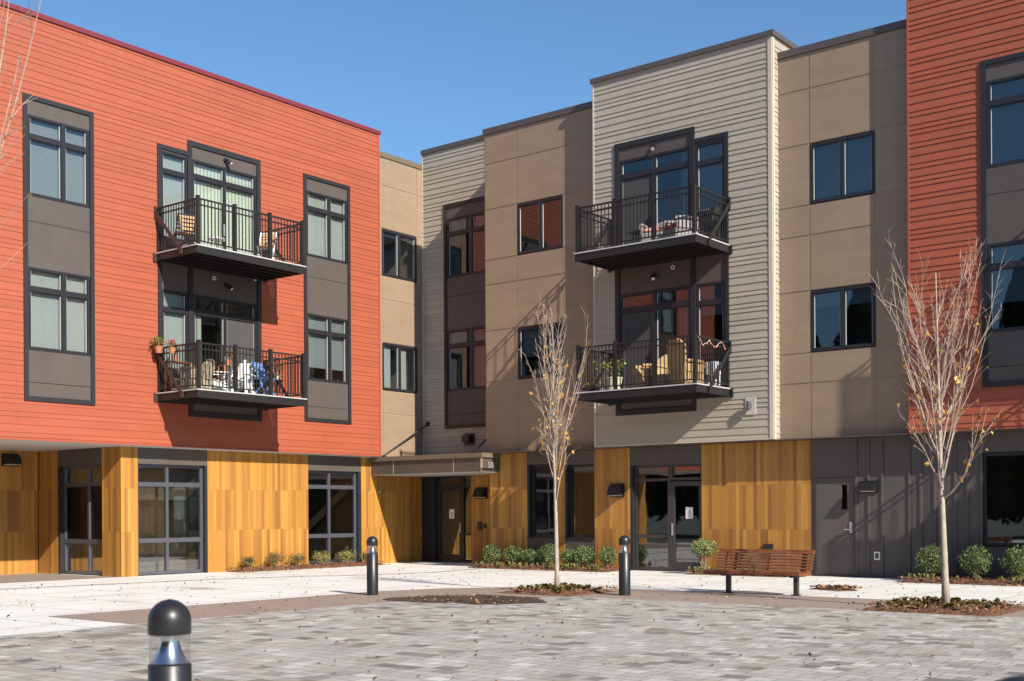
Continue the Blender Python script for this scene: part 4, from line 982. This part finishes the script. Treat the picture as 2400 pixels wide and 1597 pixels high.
def potted(loc,label,r,h,pot,leafm,n_,spread,top,seed,size=.09,name='potted_plant',fl=None,flowern=0):
    R=random.Random(seed); t=thing(name,label,'plant',loc,0,None,world=False)
    m=MB(); m.lathe([(.001,0),(r*.72,0),(r*.95,h*.9),(r,h*.9),(r,h),(r*.9,h),(r*.86,h*.92),(.001,h*.92)],n=24); m.build('pot',pot,t,False)
    s=MB(); l=MB(); f=MB()
    for i in range(9):
        a=R.uniform(0,2*PI); q=R.uniform(.3,1)*spread; e=Vector((q*math.cos(a),q*math.sin(a),h+R.uniform(.4,1)*top)); s.tube([(0,0,h*.9),(e.x*.4,e.y*.4,h+(e.z-h)*.7),tuple(e)],[.008,.006,.004],4,False)
        for _ in range(n_//9): l.leaf(e+Vector((R.gauss(0,spread*.22),R.gauss(0,spread*.22),R.gauss(0,top*.14))),size*R.uniform(.6,1.2),(R.gauss(0,.6),R.gauss(0,.6),1),.75)
        for _ in range(flowern): f.leaf(e+Vector((R.gauss(0,.05),R.gauss(0,.05),.03+R.gauss(0,.03))),size*.8,None,.9)
    s.build('stems',STEM,t); l.build('foliage',leafm,t)
    if flowern: f.build('flowers',fl,t)
    return t
TERR=painted('terracotta pot',(.42,.16,.08),.1,.8); CREAM=painted('cream planter',(.55,.5,.33),.08,.6); LAV=painted('olive cushion pattern',(.35,.3,.2),.5,.9,sc=12)
zu,zl=7.812,4.432
xb=-24.8
# left wing, upper balcony
folding_chair((-24.25,17.98,zu),-1.9,'light wooden folding chair at the left end of the upper red wing balcony',BLACK,TEAK)
table((-23.95,18.75,zu),'low round table with a white top beside the left wooden chair',.22,.42,WHITE,STORED,'round_table')
t=folding_chair((-23.9,20.25,zu),.6,'wooden slat chair with pale legs at the right end of the upper red wing balcony',WHITE,TEAK)
# left wing, lower balcony
def shelf(loc,label,w=.3,h=.75):
    t=thing('plant_stand',label,'shelf',loc,0,None,world=False)
    for z in (.25,.5,h): m=MB(); bx(m,-.14,.14,-w,w,z-.02,z); m.build('shelf',RUST,t)
    for x in (-.12,.12):
        for y in (-w+.02,w-.02): m=MB(); m.box(x-.015,x+.015,y-.015,y+.015,0,h-.02); m.build('leg',RUST,t)
    return t
shelf((-24.45,17.95,zl),'rusty orange plant stand at the left end of the lower red wing balcony')
potted((-24.45,17.85,zl+.75),'small potted plant on top of the rusty plant stand',.08,.14,TERR,LOLIVE,60,.12,.2,61,.06)
shelf((-24.45,19.55,zl),'rusty orange shelf behind the blue folding chair',.32,.8)
potted((-24.45,19.45,zl+.8),'leafy yellow green plant on the shelf behind the blue folding chair',.09,.14,TERR,LYEL,110,.14,.26,62,.06)
t=potted((-24.55,17.47,zl+.93),'yellow green flower planter hooked on the left corner of the lower railing',.11,.16,TERR,LYEL,260,.16,.2,63,.055,name='hanging_planter')
potted((-24.2,17.6,zl+.9),'red flowering planter hung on the side railing of the lower red wing balcony',.1,.14,TERR,LYEL,110,.13,.16,64,.05,name='hanging_planter',fl=FLW,flowern=5)
armchair((-23.95,18.1,zl),-1.2,'tan patterned cushioned chair at the left of the lower red wing balcony',LAV,name='garden_chair',w=.24,hb=.78)
slat_chair((-23.95,18.75,zl),-.5,'white slatted chair on the left of the pair behind the lower railing',WHITE,'white slatted garden chairs')
slat_chair((-23.95,19.4,zl),.5,'white slatted chair on the right of the pair beside the shelf',WHITE,'white slatted garden chairs')
folding_chair((-23.7,19.98,zl),PI/2+.3,'sky blue folding chair on the lower red wing balcony',BLUE,BLUE)
folding_chair((-24.15,20.3,zl),PI/2+.1,'black folding chair leaning behind the blue one',BLACK,BLACK)
t=table((-23.95,20.62,zl),'small black metal stand at the right end of the lower red wing balcony',.16,.5,BLACK,BLACK,'plant_table')
potted((-23.95,20.62,zl+.5),'pot of pale dried flowers on the small black metal stand',.09,.15,CREAM,LOLIVE,90,.14,.3,66,.05)
# beige bay, upper balcony
table((-15.65,24.75,zu-.02),'small dark side table with a slatted top on the upper beige bay balcony',.17,.45,BLACK,BLACK,square=True)
armchair((-15.15,24.9,zu-.02),.25,'grey wicker armchair with a coral cushion on the upper beige bay balcony',WICKG,CUSH,w=.34,hb=.72)
armchair((-14.45,24.8,zu-.02),-.5,'dark wicker armchair with a red cushion beside the corner post of the upper beige balcony',WICKG,REDC,w=.28,hb=.72)
t=thing('barbecue_grill','black covered barbecue grill at the right end of the upper beige bay balcony','grill',(-13.95,25.1,zu-.02),0,None,world=False)
m=MB(); n_=12; prof=[(.19*math.cos(a),.62+.2*math.sin(a)) for a in [PI*i/n_ for i in range(n_+1)]]
A=[(-.3,p,q) for p,q in prof]; B=[(.3,p,q) for p,q in prof]; m.add(A+B,[tuple(range(n_+1)),tuple(range(n_+1,2*n_+2))[::-1]]+[(k,k+1,n_+2+k,n_+1+k) for k in range(n_)]+[(0,n_+1,2*n_+1,n_)]); m.build('lid',BLACK,t)
m=MB(); m.rbox(-.28,.28,-.17,.17,.45,.62,.03); m.build('firebox',BLACK,t); m=MB(); m.tube([(-.2,-.2,.7),(-.2,-.25,.72),(.2,-.25,.72),(.2,-.2,.7)],.012,8); m.build('handle',STEELH,t)
for x in (-.26,.26):
    for y in (-.14,.14): m=MB(); m.tube([(x*.9,y,.46),(x,y,0)],.014,6); m.build('leg',STORED,t)
t=thing('white_cylinder_pot','white ribbed drum planter under the small dark table','planter',(-15.62,25.1,zu-.02),0,None,world=False)
m=MB(); m.lathe([(.001,0),(.12,0),(.14,.3),(.12,.4),(.10,.4),(.1,.36),(.001,.36)],n=20); m.build('pot',WHITE,t)
# beige bay, lower balcony
zb=zl-.03
potted((-16.35,24.75,zb),'tall pale planter with lime green leaves at the left of the lower beige bay balcony',.22,.38,CREAM,LLIME,120,.42,.42,71,.1)
potted((-16.72,24.5,zb),'low dark potted plant in the left corner of the lower beige bay balcony',.14,.16,BLACK,LOLIVE,70,.16,.2,72,.06)
armchair((-15.3,24.75,zb),2.6,'low honey wicker armchair in the middle of the lower beige bay balcony',WICK,w=.2,hb=.55)
armchair((-14.85,24.85,zb),.35,'large honey wicker armchair with rounded back on the lower beige bay balcony',WICK,w=.34,hb=.9)
t=armchair((-14.2,24.55,zb),2.9,'tallest honey wicker armchair seen from behind at the corner post of the lower beige balcony',WICK,w=.27,hb=1.1)
m=MB(); m.rbox(-13.98,-13.72,25.1,25.35,zb+.3,zb+.6,.01); m.box(-13.96,-13.93,25.12,25.15,zb,zb+.3); m.box(-13.77,-13.74,25.12,25.15,zb,zb+.3); m.box(-13.96,-13.93,25.3,25.33,zb,zb+.3); m.box(-13.77,-13.74,25.3,25.33,zb,zb+.3)
o=m.build('storage_box',WHITE); tag(o,'small white box on legs at the right end of the lower beige balcony','box')
t=thing('string_lights','orange and white fairy lights draped over the lower beige balcony rail','string lights',(-13.64,24.5,zb),0)
R=random.Random(4); m=MB(); k=MB(); pts=[]
for i in range(25):
    q=i/24; pts.append((-13.63+.02*math.sin(i),24.1+1.35*q,zb+1.07-.16*abs(math.sin(q*PI*2.5))+R.uniform(-.015,.015)))
m.tube(pts,.004,4); m.build('cord',WHITE,t)
for p in pts[1::2]: k.tube([p,(p[0],p[1],p[2]-.035)],[.009,.012],6)
k.build('bulb',painted('orange bulbs',(.7,.2,.05),.1),t)

# ------------------------------------------------------------------ autumn trees across the courtyard, behind the camera (seen only in the glass), plus an added row that blocks sky light
def grove(x,y,h,seed,label):
    R=random.Random(seed); t=thing('autumn_tree',label,'tree',(x,y,0),0,'autumn trees across the courtyard',world=False)
    m=MB(); m.tube([(0,0,0),(.1,0,h*.4),(0,.1,h*.85)],[.2,.14,.04],8)
    for i in range(9):
        a=R.uniform(0,6.3); z=h*R.uniform(.3,.7); m.tube([(0,0,z),(math.cos(a)*h*.15,math.sin(a)*h*.15,z+h*.15),(math.cos(a)*h*.22,math.sin(a)*h*.22,z+h*.28)],[.07,.05,.02],5)
    m.build('trunk',BARK,t); m=MB()
    for i in range(2600):
        a=R.uniform(0,6.3); c=R.uniform(-1,1); q=R.random()**.45; s=math.sqrt(1-c*c); k=1+.25*math.sin(3*a+seed)
        m.leaf((h*.27*k*q*s*math.cos(a),h*.27*k*q*s*math.sin(a),h*.6+h*.4*c*q),R.uniform(.12,.28),None,.7)
    m.build('crown',LGOLD if seed%2 else LOLIVE,t)
def blocker(x,y,h,seed):  # unseen conifer added to cut the sky light reaching the facades
    R=random.Random(seed); t=thing('blocker_tree','dense dark evergreen tree added unseen behind the camera to block sky light','tree',(x,y,0),0,'evergreen row behind the camera',world=False)
    m=MB(); m.tube([(0,0,0),(0,.1,h*.5),(0,0,h*.95)],[.28,.18,.03],8); m.build('trunk',BARK,t); m=MB()
    for i in range(3800):
        q=R.random()**.75; z=h*(.06+.94*q); rr_=h*.27*(1-q)**.6*(.55+.45*R.random()**.4)*(1+.15*math.sin(9*q+seed)); a=R.uniform(0,6.3)
        m.leaf((rr_*math.cos(a),rr_*math.sin(a),z),R.uniform(.35,.7),(math.cos(a),math.sin(a),.5),.6)
    m.lathe([(h*.17,h*.08),(h*.15,h*.35),(h*.1,h*.65),(h*.03,h*.92)],n=12,capb=True,capt=True); m.build('crown',LDARK,t)  # solid core added so no sky gets through the crown
LDARK=leafmat('dark evergreen needles',[(0,(.012,.02,.010)),(1,(.035,.05,.02))],.05)
[x for x in LDARK.node_tree.nodes if x.type=='BSDF_PRINCIPLED'][0].inputs['Roughness'].default_value=1
[x for x in LDARK.node_tree.nodes if x.type=='BSDF_PRINCIPLED'][0].inputs['Specular IOR Level'].default_value=0
for i in range(14): blocker(-46+i*4.7+(i%3)*.5,-15-(i%2)*1.5,13.5+(i*37%5)*.6,200+i)
for i,(x,y,h) in enumerate(((24,8,7.5),(27,14,8.5),(26,20,8),(23,1,7),(28,26,9),(20,-8,7))):
    grove(x,y,h,80+i,'golden autumn tree across the courtyard, out of the picture')
